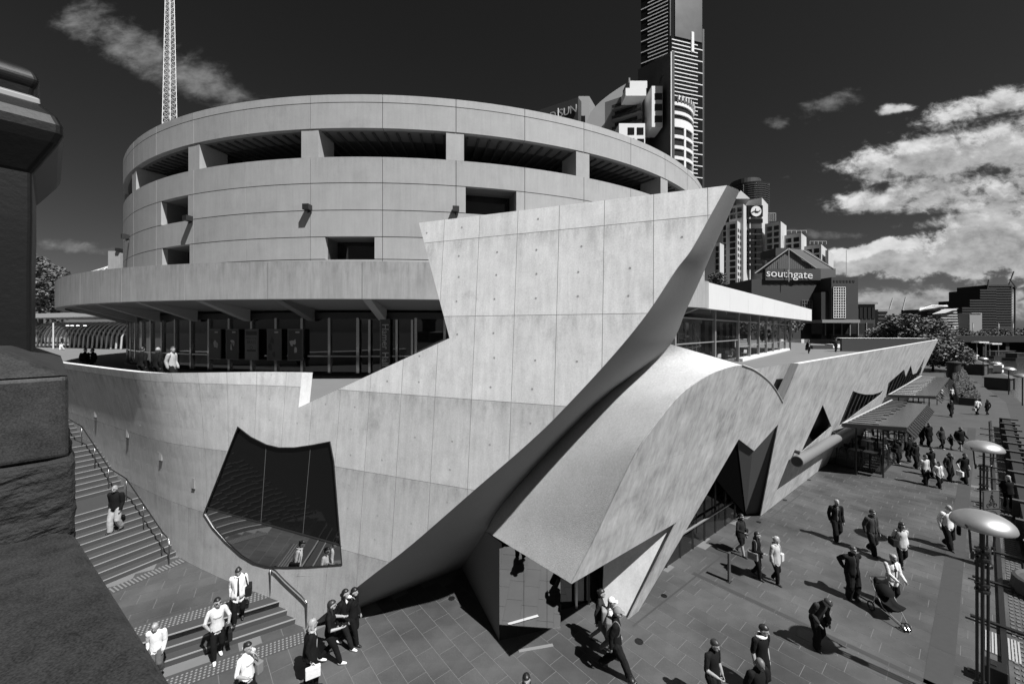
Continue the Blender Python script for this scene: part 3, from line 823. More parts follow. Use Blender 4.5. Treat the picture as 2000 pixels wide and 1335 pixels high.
# --- glazed terrace room under the straight canopy
room = thing('glazed_terrace_room', 'glazed cafe room with slim posts under the straight white canopy', 'building', (20.95, 36.6, 6.2))
O2 = V((20.95, 36.6, 6.2))
pd = V((21.6, 23.7, 0)).normalized(); pn = V((-pd.y, pd.x, 0))
ps = [-16.0, -7.4, 0, 4.7, 9.0, 13.3, 17.7, 22.0, 27.0, 32.0]
for i, s in enumerate(ps):
    o = MB().box((pd * s).to_tuple()[:2] + (2.3,), (.12, .12, 2.3), rz=math.atan2(pd.y, pd.x)).obj('post', mat('grey_steel_post', .28, .45, metal=.4), room)
for s0, s1 in zip(ps, ps[1:]):
    for z, r in ((3.75, .06), (2.0 if s0 < 0 else 1.35, .045)):
        MB().tube([pd * s0 + V((0, 0, z)), pd * s1 + V((0, 0, z))], r, 6).obj('rail', mat('grey_steel_post'), room)
    if s0 < 27:
        a, b = pd * (s0 + .1) + pn * .02, pd * (s1 - .1) + pn * .02
        MB().slab([a + V((0, 0, .1)), b + V((0, 0, .1)), b + V((0, 0, 3.7)), a + V((0, 0, 3.7))], .02).obj('pane', mat('clear_glass', .02, .02, alpha=.1, spec=.3), room)
q = MB()
for s0, s1 in ((0.3, 29),):
    c = [pd * s0 - pn * .35, pd * s1 - pn * .35, pd * s1 + pn * .35, pd * s0 + pn * .35]; q.prism([(p.x, p.y) for p in c], 0.005, .28)
q.obj('plinth', mat('pale_plinth', .6, .7), room)
for i in range(13):
    s = -14 + i * 3.3; w = .75
    c = pd * s + pn * (6.5 if i > 2 else 5); o = MB().box((c.x, c.y, 2.0), (w, .25, 2.0), rz=math.atan2(pd.y, pd.x)).obj('wall_panel', mat('room_panel', .1 if i % 2 else .05, .7), room)
q = MB(); c = [pd * -17 + pn * 7.2, pd * 30 + pn * 7.2, pd * 30 + pn * 7.8, pd * -17 + pn * 7.8]; q.prism([(p.x, p.y) for p in c], 0.005, 4.5); q.obj('back_wall', mat('room_dark', .025, .8), room)
for i in range(9):
    s = -13 + i * 4.6; a = pd * s; MB().box(((a + pn * 4).x, (a + pn * 4).y, 4.45), (4.0, .12, .18), rz=math.atan2(pn.y, pn.x)).obj('ceiling_beam', mat('soffit_beam_concrete'), room)
# cafe chairs and tables inside
def cafe_set(c, rz, i):
    t = thing('cafe_table', 'small dark cafe table behind the terrace glass, row place %s' % ('nearest the prow', 'second from the prow', 'third from the prow', 'fourth from the prow', 'farthest from the prow')[i], 'table', c, rz, 'cafe tables')
    MB().lathe([(.01, .72), (.35, .72), (.35, .75), (.01, .75)], n=14).obj('top', dark_metal(), t); MB().tube([(0, 0, 0), (0, 0, .72)], .03, 6).obj('leg', steel_m(), t)
    for k in range(2):
        a = rz + k * math.pi + .3; d = V((math.cos(a), math.sin(a), 0)) * .75
        ch = thing('cafe_chair', '%s cafe chair at the table %s' % (('left', 'right')[k], ('nearest the prow', 'second from the prow', 'third from the prow', 'fourth from the prow', 'farthest from the prow')[i]), 'chair', V(c) + d, a, 'cafe chairs')
        MB().box((0, 0, .45), (.2, .2, .015)).obj('seat', mat('pale_chair', .5, .5), ch); MB().box((.2, 0, .68), (.012, .2, .16)).obj('backrest', mat('pale_chair'), ch)
        for x in (-.18, .18):
            for y in (-.18, .18): MB().tube([(x, y, 0), (x, y, .45 if x < 0 else .82)], .013, 5).obj('leg', mat('pale_steel', .5, .35, metal=.8), ch)
for i in range(5): cafe_set(O2 + pd * (-6 + i * 3.4) + pn * 1.6, .6 + i, i)
# ------------------------------------------------------------------ ground, water, terrace, paving, stairs
def sheet(name, pts, z, m):
    o = MB().add([(p[0], p[1], z) for p in pts], [tuple(range(len(pts)))]).obj(name, m)
    if o.data.polygons[0].normal.z < 0: o.data.flip_normals()
    return struct(o)
ED = V((.768, .64)); EN = V((.64, -.768))           # promenade runs along ED; EN points to the river
def prom(a, b, z=0.0): p = ED * a + EN * b; return V((p.x, p.y, z))
sheet('ground', [(-2500, -2500), (2500, -2500), (2500, 2500), (-2500, 2500)], -5.2, mat('distant_ground', 0.045, 0.9, var=.2, scale=.05))
wm = mat('river_water', 0.03, 0.12, spec=.6, bump=.5, bscale=1.4)
sheet('river', [(-20, -400), (900, -400), (900, 700), (60, 700), (20, 100)], -2.6, wm)
EB = 1.7
edge = [prom(-14, EB), prom(40, EB), prom(62, EB), prom(80, EB), onz(1893, 735), onz(1880, 712)]
land = [(-600, -30), (-14, -30)] + [p.xy for p in edge] + [(110, 170), (60, 900), (-600, 900)]
sheet('land', land, -0.35, mat('city_ground', 0.04, 0.9, var=.15, scale=.3))
pave = [(-14, -14), (-2, -14)] + [p.xy for p in edge] + [(100, 120), (60, 100), (9, 20), (-3.5, 17), (-16, 17)]
bed = sheet('promenade', pave, -0.006, mat('distant_bluestone', 0.064, 0.6, var=.3, scale=.7, stain=.25, fine=.12))
# retaining face of the promenade towards the wharf
mb = MB()
for a, b in zip(edge, edge[1:]): mb.add([(a.x, a.y, -.006), (b.x, b.y, -.006), (b.x, b.y, -2.7), (a.x, a.y, -2.7)], [(3, 2, 1, 0)])
struct(mb.obj('quay_wall', mat('quay_stone', .05, .9, var=.2)))
wh = [p.xy for p in edge] + [onz(1930, 738, -1).xy, onz(1950, 748, -1).xy, onz(1966, 762, -1).xy, onz(2000, 790, -1).xy, onz(2080, 850, -1).xy, prom(30, 8).xy, prom(-14, 8).xy]
sheet('wharf_deck', wh, -1.0, mat('wharf_timber', .04, .75, var=.2, scale=1.5))

# pavers: 0.53 x 1.0 m bluestone slabs laid across the promenade
rd = V((-.6485, .7612)); pp = V((.7612, .6485))
RB0 = RQ
def blocked(c):
    if (c - RQ).dot(RN) < -.75 and c.y > 15.2: return True
    if (c - FQ).dot(FN) > 0.1 and c.x < -1.6 and not (c.x > -6 and c.y < 15 + .0 and (c.x + 6.2) * .5 + 12.3 > c.y): return True
    if c.y > 15.2 and c.x < 5.5: return True
    return False
SU = V((-.884, .467)); ST = V((-.467, -.884)); S0u = V((-12.85, 15.2))
LU = V((-.517, .856)); LT = V((-.856, -.517)); S0l = V((-6.55, 12.36))           # bottom nose, right end of the lower flight
slab_m = None
def paver_mat():
    m = mat('bluestone_slab', 0.06, 0.5, var=0.3, scale=1.6, stain=0.3, bump=0.15, bscale=30, fine=0.2, sub=0.0, spec=0.35)
    nt = m.node_tree; N, L = nt.nodes, nt.links
    b = N['Principled BSDF']; src = b.inputs['Base Color'].links[0].from_socket
    g = N.new('ShaderNodeNewGeometry'); mr = N.new('ShaderNodeMapRange'); mr.inputs[3].default_value = .9; mr.inputs[4].default_value = 1.1
    oi = N.new('ShaderNodeObjectInfo'); ad = N.new('ShaderNodeMath'); ad.operation = 'ADD'; fr = N.new('ShaderNodeMath'); fr.operation = 'FRACT'
    L.new(g.outputs['Random Per Island'], ad.inputs[0]); L.new(oi.outputs['Random'], ad.inputs[1]); L.new(ad.outputs[0], fr.inputs[0]); L.new(fr.outputs[0], mr.inputs[0])
    mx = N.new('ShaderNodeMix'); mx.data_type = 'RGBA'; mx.blend_type = 'MULTIPLY'; mx.inputs[0].default_value = 1
    cm = N.new('ShaderNodeCombineColor')
    for i in range(3): L.new(mr.outputs[0], cm.inputs[i])
    L.new(src, mx.inputs[6]); L.new(cm.outputs[0], mx.inputs[7]); L.new(mx.outputs[2], b.inputs['Base Color'])
    # large soft variations that run across the slabs: worn and damp areas
    t = N.new('ShaderNodeTexNoise'); t.inputs['Scale'].default_value = .35; t.inputs['Detail'].default_value = 5
    L.new(g.outputs['Position'], t.inputs['Vector'])
    m2 = N.new('ShaderNodeMapRange'); m2.inputs[1].default_value = .3; m2.inputs[2].default_value = .7; m2.inputs[3].default_value = .62; m2.inputs[4].default_value = 1.55
    L.new(t.outputs['Fac'], m2.inputs[0]); c2 = N.new('ShaderNodeCombineColor')
    for i in range(3): L.new(m2.outputs[0], c2.inputs[i])
    mx2 = N.new('ShaderNodeMix'); mx2.data_type = 'RGBA'; mx2.blend_type = 'MULTIPLY'; mx2.inputs[0].default_value = 1
    L.new(mx.outputs[2], mx2.inputs[6]); L.new(c2.outputs[0], mx2.inputs[7]); L.new(mx2.outputs[2], b.inputs['Base Color'])
    return m
slab_m = paver_mat()
slabs = []
G = .0075
for i in range(-14, 52):
    for j in range(-40, 40):
        off = .5 * (i % 2) + .13 * ((i * 7) % 3)
        c = pp * (i * .53 + 8.0) + rd * (j * 1.0 + off)
        if c.y < 7.6 or c.y > 27.5: continue
        px = CX + FPX * c.x / c.y
        if px < 250 or px > 2080: continue
        if c.dot(EN) > EB - .3: continue
        if blocked(c): continue
        if (c - S0l).dot(LU) > -.1 and (c - S0l).dot(LT) > -.1: continue
        if px < 420 and CZ * FPX / c.y + HY > 1340: continue
        if abs(c.dot(EN) + .78) < .27 and False: continue
        slabs.append((c.y, c))
slabs.sort(key=lambda t: t[0])
sl = MB().box((0, 0, -.03), (.265 - G, .5 - G, .03))
proto = None
vis = [s for s in slabs if (CX + FPX * s[1].x / s[1].y) < 2010 and CZ * FPX / s[1].y + HY < 1360]
rest = [s for s in slabs if s not in vis[:300]] if len(slabs) < 4000 else slabs
ang = math.atan2(pp.y, pp.x)
for k, (_, c) in enumerate(vis[:300]):
    if proto is None: proto = sl.obj('paver', slab_m, bed)
    o = proto if k == 0 else inst(proto, bed)
    o.location = (c.x, c.y, 0.0); o.rotation_euler = (0, 0, ang)
near = set(id(c) for _, c in vis[:300])
mb = MB()
for _, c in slabs:
    if id(c) in near: continue
    mb.box((c.x, c.y, -.03 + random.uniform(-.001, .001)), (.265 - G, .5 - G, .03), rz=ang)
stuff(mb.obj('distant_pavers', slab_m, bed))
struct_m = mortar_m()
# mortar bed just beneath the slabs
near_bed = sheet('mortar_bed', [(-12, 7), (3, 6.5), (16, 6.5), prom(36, EB - .4).xy, (22, 27.5), (12, 19.5), (5, 16), (-1.5, 15.5), (-6.5, 12.5), (-12, 9.5)], -0.0045, struct_m)
del near_bed['kind']; near_bed.parent = bed
# darker drainage bands and a cross band
def band(name, pts, m, z=.004):
    o = MB().add([(p[0], p[1], z) for p in pts], [tuple(range(len(pts)))]).obj(name, m, bed)
    if o.data.polygons[0].normal.z < 0: o.data.flip_normals()
    return o
dk = mat('drain_band', .042, .6, var=.15, scale=6, fine=.1)
for k in range(22):
    a0 = 12.6 + k * 2.0; band('drain_cover', [prom(a0, -1.03), prom(a0 + 1.97, -1.03), prom(a0 + 1.97, -.53), prom(a0, -.53)], dk)
bx0, bx1 = onz(1353, 1118), onz(1830, 1340)
w = (bx1 - bx0).normalized(); s = V((-w.y, w.x, 0)) * .09
for k in range(7):
    a, b = bx0.lerp(bx1, k / 7) + w * .01, bx0.lerp(bx1, (k + 1) / 7) - w * .01
    band('drain_cover', [a - s, b - s, b + s, a + s], dk)
# kerb line along the building foot
kb0, kb1 = onz(1236, 1222), onz(1560, 967)
w = (kb1 - kb0).normalized(); s = V((-w.y, w.x, 0)) * .03
band('kerb_joint', [kb0 - s, kb1 - s, kb1 + s, kb0 + s], dk, .003)
# round drains and uplights in the paving, slot lights by the mirrors
def disc(name, px, py, r, label):
    c = onz(px, py); o = MB().lathe([(r, 0), (r, .012), (r * .82, .013), (r * .8, .006), (r * .62, .006), (r * .6, .011), (.001, .011)], (0, 0, 0), 20).obj(name, mat('cast_iron', .012, .5, metal=.4), None)
    o.location = c; tag(o, label, 'drain', 'round covers in the paving'); return o
disc('drain_cover', 882, 1168, .11, 'round iron cover in the paving left of the mirrored entrance')
disc('drain_cover', 1248, 1252, .12, 'round iron cover in the paving beside the walking couple')
disc('drain_cover', 1297, 1163, .1, 'round iron cover near the foot of the concrete strut')
disc('drain_cover', 1482, 1019, .1, 'round iron cover by the dark angular opening')
disc('drain_cover', 1533, 976, .1, 'round iron cover below the big steel pipe')
disc('drain_cover', 1580, 937, .1, 'round iron cover nearest the restaurant enclosure')
o = MB(); a, b = onz(1013, 1271), onz(1080, 1259); w = (b - a).normalized(); s = V((-w.y, w.x, 0)) * .05
o.add([p + V((0, 0, z)) for z in (.006, .014) for p in (a - s, b - s, b + s, a + s)], [(4, 5, 6, 7), (0, 1, 5, 4), (1, 2, 6, 5), (2, 3, 7, 6), (3, 0, 4, 7)])
tag(o.obj('slot_light', mat('slot_light_frame', .35, .4, metal=.5)), 'long slot light in the paving before the mirrored glass', 'ground light')

# terrace
tm_ = lambda: mat('terrace_paving', .15, .7, var=.12, scale=.5, fine=.08)
sheet('terrace', [mapF(21, 6, .3).xy, mapF(-4.9, 6, .35).xy, (1.5, 13.2), (1.5, 24), (-8, 52), (-8, 150), (-160, 150), (-160, 40)], 6.6, tm_())
sheet('terrace', [(1.5, 13.6), (2.5, 13.6), mapR(-7.5, 6, 1.0).xy, mapR(aL - .3, 6, 1.0).xy, (62, 66), (80, 150), (-8, 150), (-8, 52), (1.5, 24)], 6.2, tm_())
# end wall of the terrace, dark inside
e0, e1 = mapR(aL, 6.2, .3), V((45.6, 54.5, 6.2))
tw = thing('terrace_end_wall', 'low dark wall with pale coping closing the far end of the terrace', 'wall', e0)
MB().slab([V(), e1 - e0, e1 - e0 + V((0, 0, 1.8)), V((0, 0, 1.8))], -.4).obj('wall', mat('dark_cladding', .035, .7), tw)
c = e1 - e0; MB().add([V((0, 0, 1.83)) + V((0, -.06, 0)), c + V((0, -.06, 1.83)), c + V((0, 1.2, 1.86)), V((0, 1.2, 1.86))], [(0, 1, 2, 3)]).obj('coping', white_m(), tw)
for i, (px, py, L) in enumerate(((1610, 681, 4.5), (1650, 671, 5))):
    c = onz(px, py, 6.2); b = thing('terrace_bench', ('wedge shaped dark bench with a pale end on the open terrace', 'second dark bench block near the terrace end wall')[i], 'bench', c, -.1)
    MB().prism([(-L / 2, -.9), (L / 2, -.9), (L / 2 - .6, .9), (-L / 2, .9)], 0, .55).obj('base', mat('dark_cladding'), b)
    MB().prism([(L / 2 - 1.6, -.95), (L / 2 + .2, -.95), (L / 2 - .4, .85), (L / 2 - 1.6, .85)], .2, .75).obj('seat', white_m(), b)

# stairs beside the wall
stm = mat('stair_stone', .042, .7, var=.12, scale=2, fine=.1)
nsm = mat('pale_nosing', .22, .6)
stair = thing('stairs', 'wide stone stairs with pale nosings climbing along the concrete wall', 'stairs', (S0u.x, S0u.y, 0))
def step(base, u, t, z, L, d=.36, h=.18, par=stair):
    O = V((S0u.x, S0u.y))
    c = [base, base + u * d, base + u * d + t * L, base + t * L]; c = [p - O for p in c]
    b = MB().prism([(p.x, p.y) for p in c], z - h, z).obj('step', stm, par)
    c = [base - u * .012, base + u * .03, base + u * .03 + t * L, base - u * .012 + t * L]; c = [p - O for p in c]
    MB().prism([(p.x, p.y) for p in c], z - .02, z + .004).obj('nosing', nsm, b)
for k in range(3): step(S0l + LU * (.31 * k) + (LT * -.25), LU, LT, .16 * (k + 1), 9.0, .33 if k < 2 else .4)
zz = .48; s = 0.0
flights = []
for n_, gap in ((10, 1.4), (10, 1.4), (18, 0)):
    f0 = (s, zz)
    for k in range(n_):
        zz += .16; last = k == n_ - 1
        step(S0u + SU * s - ST * 1.1, SU, ST, zz, 9.2, (.36 if not last else .36 + gap))
        if not last: s += .352
    flights.append((f0, (s, zz))); s += gap + .352
O = V((S0u.x, S0u.y))
ldp = [S0l + LU * .62 - LT * .6, S0l + LU * .62 + LT * 9, S0u + ST * 8.5 - SU * .0, S0u + SU * .4 + ST * 8.5, S0u + SU * .4 - ST * .6]
o = MB().prism([((p - O).x, (p - O).y) for p in ldp], .1, .472).obj('landing', mortar_m(), stair)
k = 0
for i in range(-20, 20):
    for j in range(-14, 14):
        c = S0l + LU * (.95 + .53 * i * .999) + LT * (j * 1.0 + .5 * (i % 2))
        if not inside(c, [S0l + LU * .9 - LT * .2, S0l + LU * .9 + LT * 9, S0u + ST * 8.5 - SU * .25, S0u - ST * .5 - SU * .25]): continue
        q = inst(proto, o, (c.x - O.x, c.y - O.y, .478), math.atan2(LU.y, LU.x)); k += 1
# tactile strips
tm = mat('tactile_stone', .16, .6, var=.08)
def tactile(base, u, t, L, W, z, kind, par):
    O = V((S0u.x, S0u.y))
    c = [p - O for p in (base, base + u * W, base + u * W + t * L, base + t * L)]
    pl = MB().prism([(p.x, p.y) for p in c], z + .001, z + .008).obj('tactile_strip', mat('tactile_ground', .05, .7, var=.1), par)
    mb = MB()
    if kind == 'dot':
        for i in range(int(W / .1)):
            for j in range(int(L / .1)):
                p = base + u * (.06 + i * .1) + t * (.06 + j * .1) - O
                r = .032
                mb.add([(p.x + r * math.cos(q * 1.047), p.y + r * math.sin(q * 1.047), z + .008) for q in range(6)] + [(p.x + .6 * r * math.cos(q * 1.047), p.y + .6 * r * math.sin(q * 1.047), z + .017) for q in range(6)], [(6, 7, 8, 9, 10, 11)] + [(q, (q + 1) % 6, 6 + (q + 1) % 6, 6 + q) for q in range(6)])
    else:
        for j in range(int(L / .1)):
            p = base + t * (.05 + j * .1) - O
            q = [p + u * .03, p + u * (W - .03), p + u * (W - .03) + t * .045, p + u * .03 + t * .045]
            mb.prism([(x.x, x.y) for x in q], z + .009, z + .016)
    o = mb.obj('tactile_studs', tm, pl); stuff(o)
tactile(S0l - LU * 1.0, LU, LT, 6.2, .6, .002, 'dot', stair)
tactile(S0l + LU * .98 + LT * .15, LU, LT, 6.4, .6, .479, 'dot', stair)
tactile(S0u - SU * .85 + ST * -.1, SU, ST, 4.5, .45, .479, 'bar', stair)

# handrails
def rail(name, label, pts, posts):
    r = thing(name, label, 'handrail', pts[0])
    p0 = V(pts[0])
    MB().tube([V(p) - p0 for p in pts], .021, 8).obj('rail', steel_m(), r, smooth=True)
    for a, b in posts: MB().tube([V(a) - p0, V(b) - p0], .018, 8).obj('post', steel_m(), r, smooth=True)
def up(s, z, off=.5): p = S0u + SU * s + ST * off; return V((p.x, p.y, z))
H = .92
fl = flights
pts = [up(-.55, .9), up(-.5, .64 + H - .16), up(-.35, .64 + H - .1)]
posts = [(up(-.52, .48), up(-.52, .64 + H - .2))]
for i, ((s0, z0), (s1, z1)) in enumerate(fl):
    pts += [up(s0, z0 + .16 + H), up(s1, z1 + H)]
    posts += [(up(s0 + .05, z0 + .16), up(s0 + .05, z0 + .16 + H)), (up((s0 + s1) / 2, (z0 + z1) / 2), up((s0 + s1) / 2, (z0 + z1) / 2 + .08 + H)), (up(s1, z1), up(s1, z1 + H))]
rail('handrail', 'long steel handrail climbing the upper stairs along the concrete wall', pts, posts)
ra, rb2 = onz(597, 1225), onz(531, 1167, .48)
def lr(t, z): p = ra.lerp(rb2, t); return V((p.x, p.y, z))
pts = catmull([lr(-.02, .02), lr(-.03, .7), lr(-.02, .8), lr(.06, .88), lr(.2, .97), lr(.6, 1.2), lr(.86, 1.38), lr(.95, 1.41), lr(1.04, 1.42), lr(1.06, 1.38)], 4)
rail('handrail', 'short bent steel handrail beside the lowest steps', pts, [(lr(1.05, .48), lr(1.05, 1.4))])
# ------------------------------------------------------------------ the city behind
def wobj(mb, name, m, parent, **k):
    o = mb.obj(name, m, parent, **k); o.location = -parent.location; return o
def Zp(py, Y): return CZ - (py - HY) / FPX * Y
def Xp(px, Y): return (px - CX) / FPX * Y
def rb(xl, xc, xr, Yc, a=30):
    """plan of a block whose nearest corner shows at pixel xc: left face to xl, right face to xr"""
    a = R_(a); C = V((Xp(xc, Yc), Yc)); u = V((-math.cos(a), math.sin(a))); w = V((math.sin(a), math.cos(a)))
    def L(d, px):
        m = (px - CX) / FPX; return (m * C.y - C.x) / (d.x - m * d.y)
    return C, u, L(u, xl), w, L(w, xr)
class Block:
    def __init__(s, par, xl, xc, xr, yt, Yc, m, z0=0.0, a=30, name='wall'):
        s.par = par; s.C, s.u, s.lu, s.w, s.lw = rb(xl, xc, xr, Yc, a); s.z0 = z0; s.z1 = Zp(yt, Yc); s.Yc = Yc
        C, A, B = s.C, s.C + s.u * s.lu, s.C + s.w * s.lw
        wobj(MB().prism([C, B, B + s.u * s.lu, A], z0, s.z1), name, m, par)
    def put(s, face, f0, f1, z0, z1, m, name='window', out=.06, sill=None):
        d, L = (s.u, s.lu) if face == 'l' else (s.w, s.lw); n = -s.w if face == 'l' else -s.u
        a, b = s.C + d * (L * f0), s.C + d * (L * f1)
        return wobj(MB().prism([a + n * out, b + n * out, b - n * .1, a - n * .1], z0, z1), name, m, s.par)
    def windows(s, face, cols, ys, h, m):
        for y in ys:
            z = Zp(y, s.Yc)
            for f0, f1 in cols: s.put(face, f0, f1, z - h, z, m)
wall_w = mat('pale_hotel_render', .42, .7, var=.05, scale=.2); win_d = mat('far_window', .012, .08, spec=.6); wall_g = mat('far_grey_wall', .18, .8, var=.08, scale=.2); wall_k = mat('far_dark_wall', .025, .7, var=.1, scale=.2)
white_f = mat('far_white_wall', .6, .7)

# --- tall striped tower
T = thing('striped_tower', 'very tall dark tower with white horizontal stripes reaching out of the frame', 'tower', (Xp(1312, 420), 430, 0))
B = Block(T, 1252, 1310, 1372, -260, 420, mat('tower_dark_glass', .012, .12, spec=.5), a=74)
stripe = mat('tower_stripe', .6, .6)
k = 0; y = 68.0
while y < 345:
    y += 7.75; k += 1
    z = Zp(y, 420); B.put('r', .03, 1.0 if k % 3 == 2 else .84, z - 1.0, z, stripe, 'stripe', .5)
B2 = Block(T, 1252, 1307, 1309.5, -260, 417, mat('tower_dark_glass'), a=36, name='west_wing')
y = 180; k = 0
while y > -120:
    y -= 7.3; k += 1; z = Zp(y + 10, 417)
    if y < 165: B2.put('l', .05, 1.0 if k % 3 == 0 else .75, z - .75, z, mat('tower_stripe_brightened', .85, .6), 'stripe', .5)  # same white stripe, lightened to make up for weak light on this face
B.put('r', .12, .97, Zp(70, 420), Zp(-255, 420), mat('tower_bronze_glass', .1, .35, metal=.4, var=.3, scale=.08), 'upper_glazing', .9)
B.put('r', .62, .70, Zp(94, 420), Zp(54, 420), white_f, 'fin', 1.6)
B.put('l', -.0, .10, Zp(70, 420), Zp(-250, 420), mat('tower_bronze_glass'), 'upper_glazing', .7)
e_ = B.C + B.w * B.lw; wobj(MB().prism([e_ + V((0, .5)), e_ + V((2.6, 1.2)), e_ + V((2.6, 12)), e_ + V((0, 12))], 0, Zp(40, 420)), 'edge_shaft', black_m(), T)

# --- curved hotel beside it
H = thing('curved_hotel', 'dark and white hotel with balconies and a rounded white corner', 'building', (Xp(1270, 150), 160, 0))
Y = 150
mb = MB(); arc_ = []
for k in range(13):
    t = k / 12; arc_.append((1146 + 90 * t, 238 - 82 * (t ** .6) if t < .99 else 157))
pts = [V((Xp(x, Y + 8), Y + 8, Zp(y, Y + 8))) for x, y in arc_]
low = [V((p.x, p.y, 8)) for p in pts]
mb.grid([low, pts]); bk = [p + V((5, 25, 0)) for p in pts]; mb.grid([pts, bk])
wobj(mb, 'wall', wall_g, H)
bal = Block(H, 1180, 1252, 1276, 176, Y, wall_g, a=34)
for k, y in enumerate((200, 222, 244, 268)):
    z = Zp(y, Y)
    bal.put('l', -.05, .75, z - .35, z + .1, mat('balcony_slab', .12, .7), 'balcony', 2.0)
    bal.put('l', -.04, .74, z + .1, z + 1.4, mat('balcony_glass', .04, .1, alpha=.7), 'balustrade', 1.95)
    bal.put('l', .1, .7, z - 3.0, z - .5, win_d)
def wbox(x0, x1, y0, y1, Y, dep, m, name, par):
    return wobj(MB().b2(Xp(x0, Y), Xp(x1, Y), Y, Y + dep, Zp(y1, Y), Zp(y0, Y)), name, m, par)
wbox(1222, 1262, 172, 187, 145, 6, white_f, 'white_balcony', H)
wbox(1230, 1264, 158, 172, 146.5, .3, mat('balcony_rail', .4, .4, metal=.5), 'balustrade', H)
wbox(1228, 1231, 152, 178, 147, 8, wall_g, 'fin_wall', H)
wbox(1273, 1294, 168, 248, 144, 8, white_f, 'white_bay', H)
for y in (182, 203, 226): wbox(1279, 1293.5, y, y + 13, 143.9, .3, win_d, 'window', H)
wbox(1209, 1260, 241, 300, 143, 8, white_f, 'white_bay', H)
for (x, y) in ((1226, 249), (1244, 249), (1226, 270), (1245, 271)): wbox(x, x + 13, y, y + 14, 142.9, .3, win_d, 'window', H)
# dark blade wall with a white edge
b0, b1 = V((Xp(1246, 175), 175)), V((Xp(1311, 140), 140))
mb = MB(); nn = (b1 - b0).normalized(); pe = V((-nn.y, nn.x)) * 1.2
q = [(b0, 8, Zp(136, 175)), (b1, 8, Zp(100, 140))]
vs = []
for p, z0, z1 in q: vs += [(p.x, p.y, z0), (p.x, p.y, z1), (p.x + pe.x, p.y + pe.y, z1), (p.x + pe.x, p.y + pe.y, z0)]
mb.add(vs, [(0, 4, 5, 1), (1, 5, 6, 2), (2, 6, 7, 3), (4, 7, 6, 5), (0, 1, 2, 3)])
wobj(mb, 'blade_wall', mat('blade_wall_grey', .05, .8, var=.1, scale=.15), H)
wbox(1310.2, 1312, 101, 345, 139.8, .4, white_f, 'blade_edge', H)
mb = MB(); c = b0.lerp(b1, .72); M = frame_M((c.x - pe.x * .05, c.y - .3, Zp(155, 149)), (nn.x, nn.y, 0))
for sx, sy in ((0, 0), (.9, .35)):
    mb.tube([(sx - .8, sy - .9, 0), (sx - .5, sy, 0), (sx, sy + .25, 0), (sx + .3, sy - .2, 0), (sx + .9, sy + .1, 0)], .28, 5)
o = mb.obj('blade_emblem', black_m(), H); o.matrix_local = Matrix.Translation(-H.location) @ M; stuff(o)
# rounded white corner with bands and windows
cc = V((Xp(1300, 160), 172)); rr = 21.0
def cyl(mb, r0, r1, a0, a1, z0, z1, n=14):
    P = []
    for k in range(n + 1):
        a = R_(a0 + (a1 - a0) * k / n); P.append((V((cc.x + r1 * math.sin(a), cc.y - r1 * math.cos(a))), V((cc.x + r0 * math.sin(a), cc.y - r0 * math.cos(a)))))
    pts = [p[0] for p in P] + [p[1] for p in P[::-1]]; return mb.prism(pts, z0, z1)
rr = Xp(1353, 172) - cc.x
rr = rr * .93
wobj(cyl(MB(), rr - 3, rr - .5, -5, 110, 6, Zp(183, 155)), 'corner_core', mat('hotel_glass', .03, .1), H)
for k, y in enumerate((197, 215, 240, 262, 283, 304, 326, 348)):
    z = Zp(y, 155); hh = 1.3 if k != 2 else 3.2
    wobj(cyl(MB(), rr - .6, rr, -5, 110, z - .5, z - .5 + hh), 'band', white_f, H)
for a in (4, 26, 52, 80): wobj(cyl(MB(), rr - .6, rr + .05, a, a + 4, 6, Zp(240, 155), 2), 'pilaster', white_f, H)
for k in range(12):
    a = 14 + k * 6.4; wobj(cyl(MB(), rr - 1.4, rr + .6, a, a + 1.8, Zp(190, 155), Zp(183, 155) + .4, 1), 'pergola_slat', white_f, H)

# --- newspaper building with roof sign
N_ = thing('sign_building', 'dark office block with large raised letters on its roof sign', 'building', (Xp(1120, 210), 215, 0))
Y = 205
a_, b_ = V((Xp(1000, 226), 226)), V((Xp(1129, 205), 205)); d_ = (b_ - a_).normalized(); n_ = V((d_.y, -d_.x))
wobj(MB().prism([a_, b_, b_ - n_ * 6, a_ - n_ * 6], 0, Zp(190, 205)), 'sign_wall', mat('sign_wall_dark', .03, .7, var=.2, scale=.1), N_)
wobj(MB().prism([V((Xp(1130, 209), 209)), V((Xp(1151, 209), 209)), V((Xp(1170, 225), 225)), V((Xp(1149, 225), 225))], 0, Zp(188, 209)), 'lift_tower', mat('lift_tower_grey', .2, .7), N_)
wbox(1134, 1143, 226, 250, 208.6, .5, win_d, 'window', N_)
def on_wall(px):
    m = (px - CX) / FPX; return (m * b_.y - b_.x) / (d_.x - m * d_.y)
for body, px, sz in (('HERALD', 1087, 5.6), ('SUN', 1128, 5.9)):
    c = b_ + d_ * on_wall(px) + n_ * .4
    text_obj('lettering', body, sz, mat('sign_letter_grey', .4, .5), N_, Matrix.Translation(-N_.location) @ frame_M((c.x, c.y, Zp(212, 205)), (d_.x, d_.y, 0)), .2, .92, 'RIGHT')
c = b_ + d_ * on_wall(1091) + n_ * .5; wobj(MB().box((c.x, c.y, Zp(216, 207)), (.22, .22, 3.0)), 'sign_bar', white_f, N_)

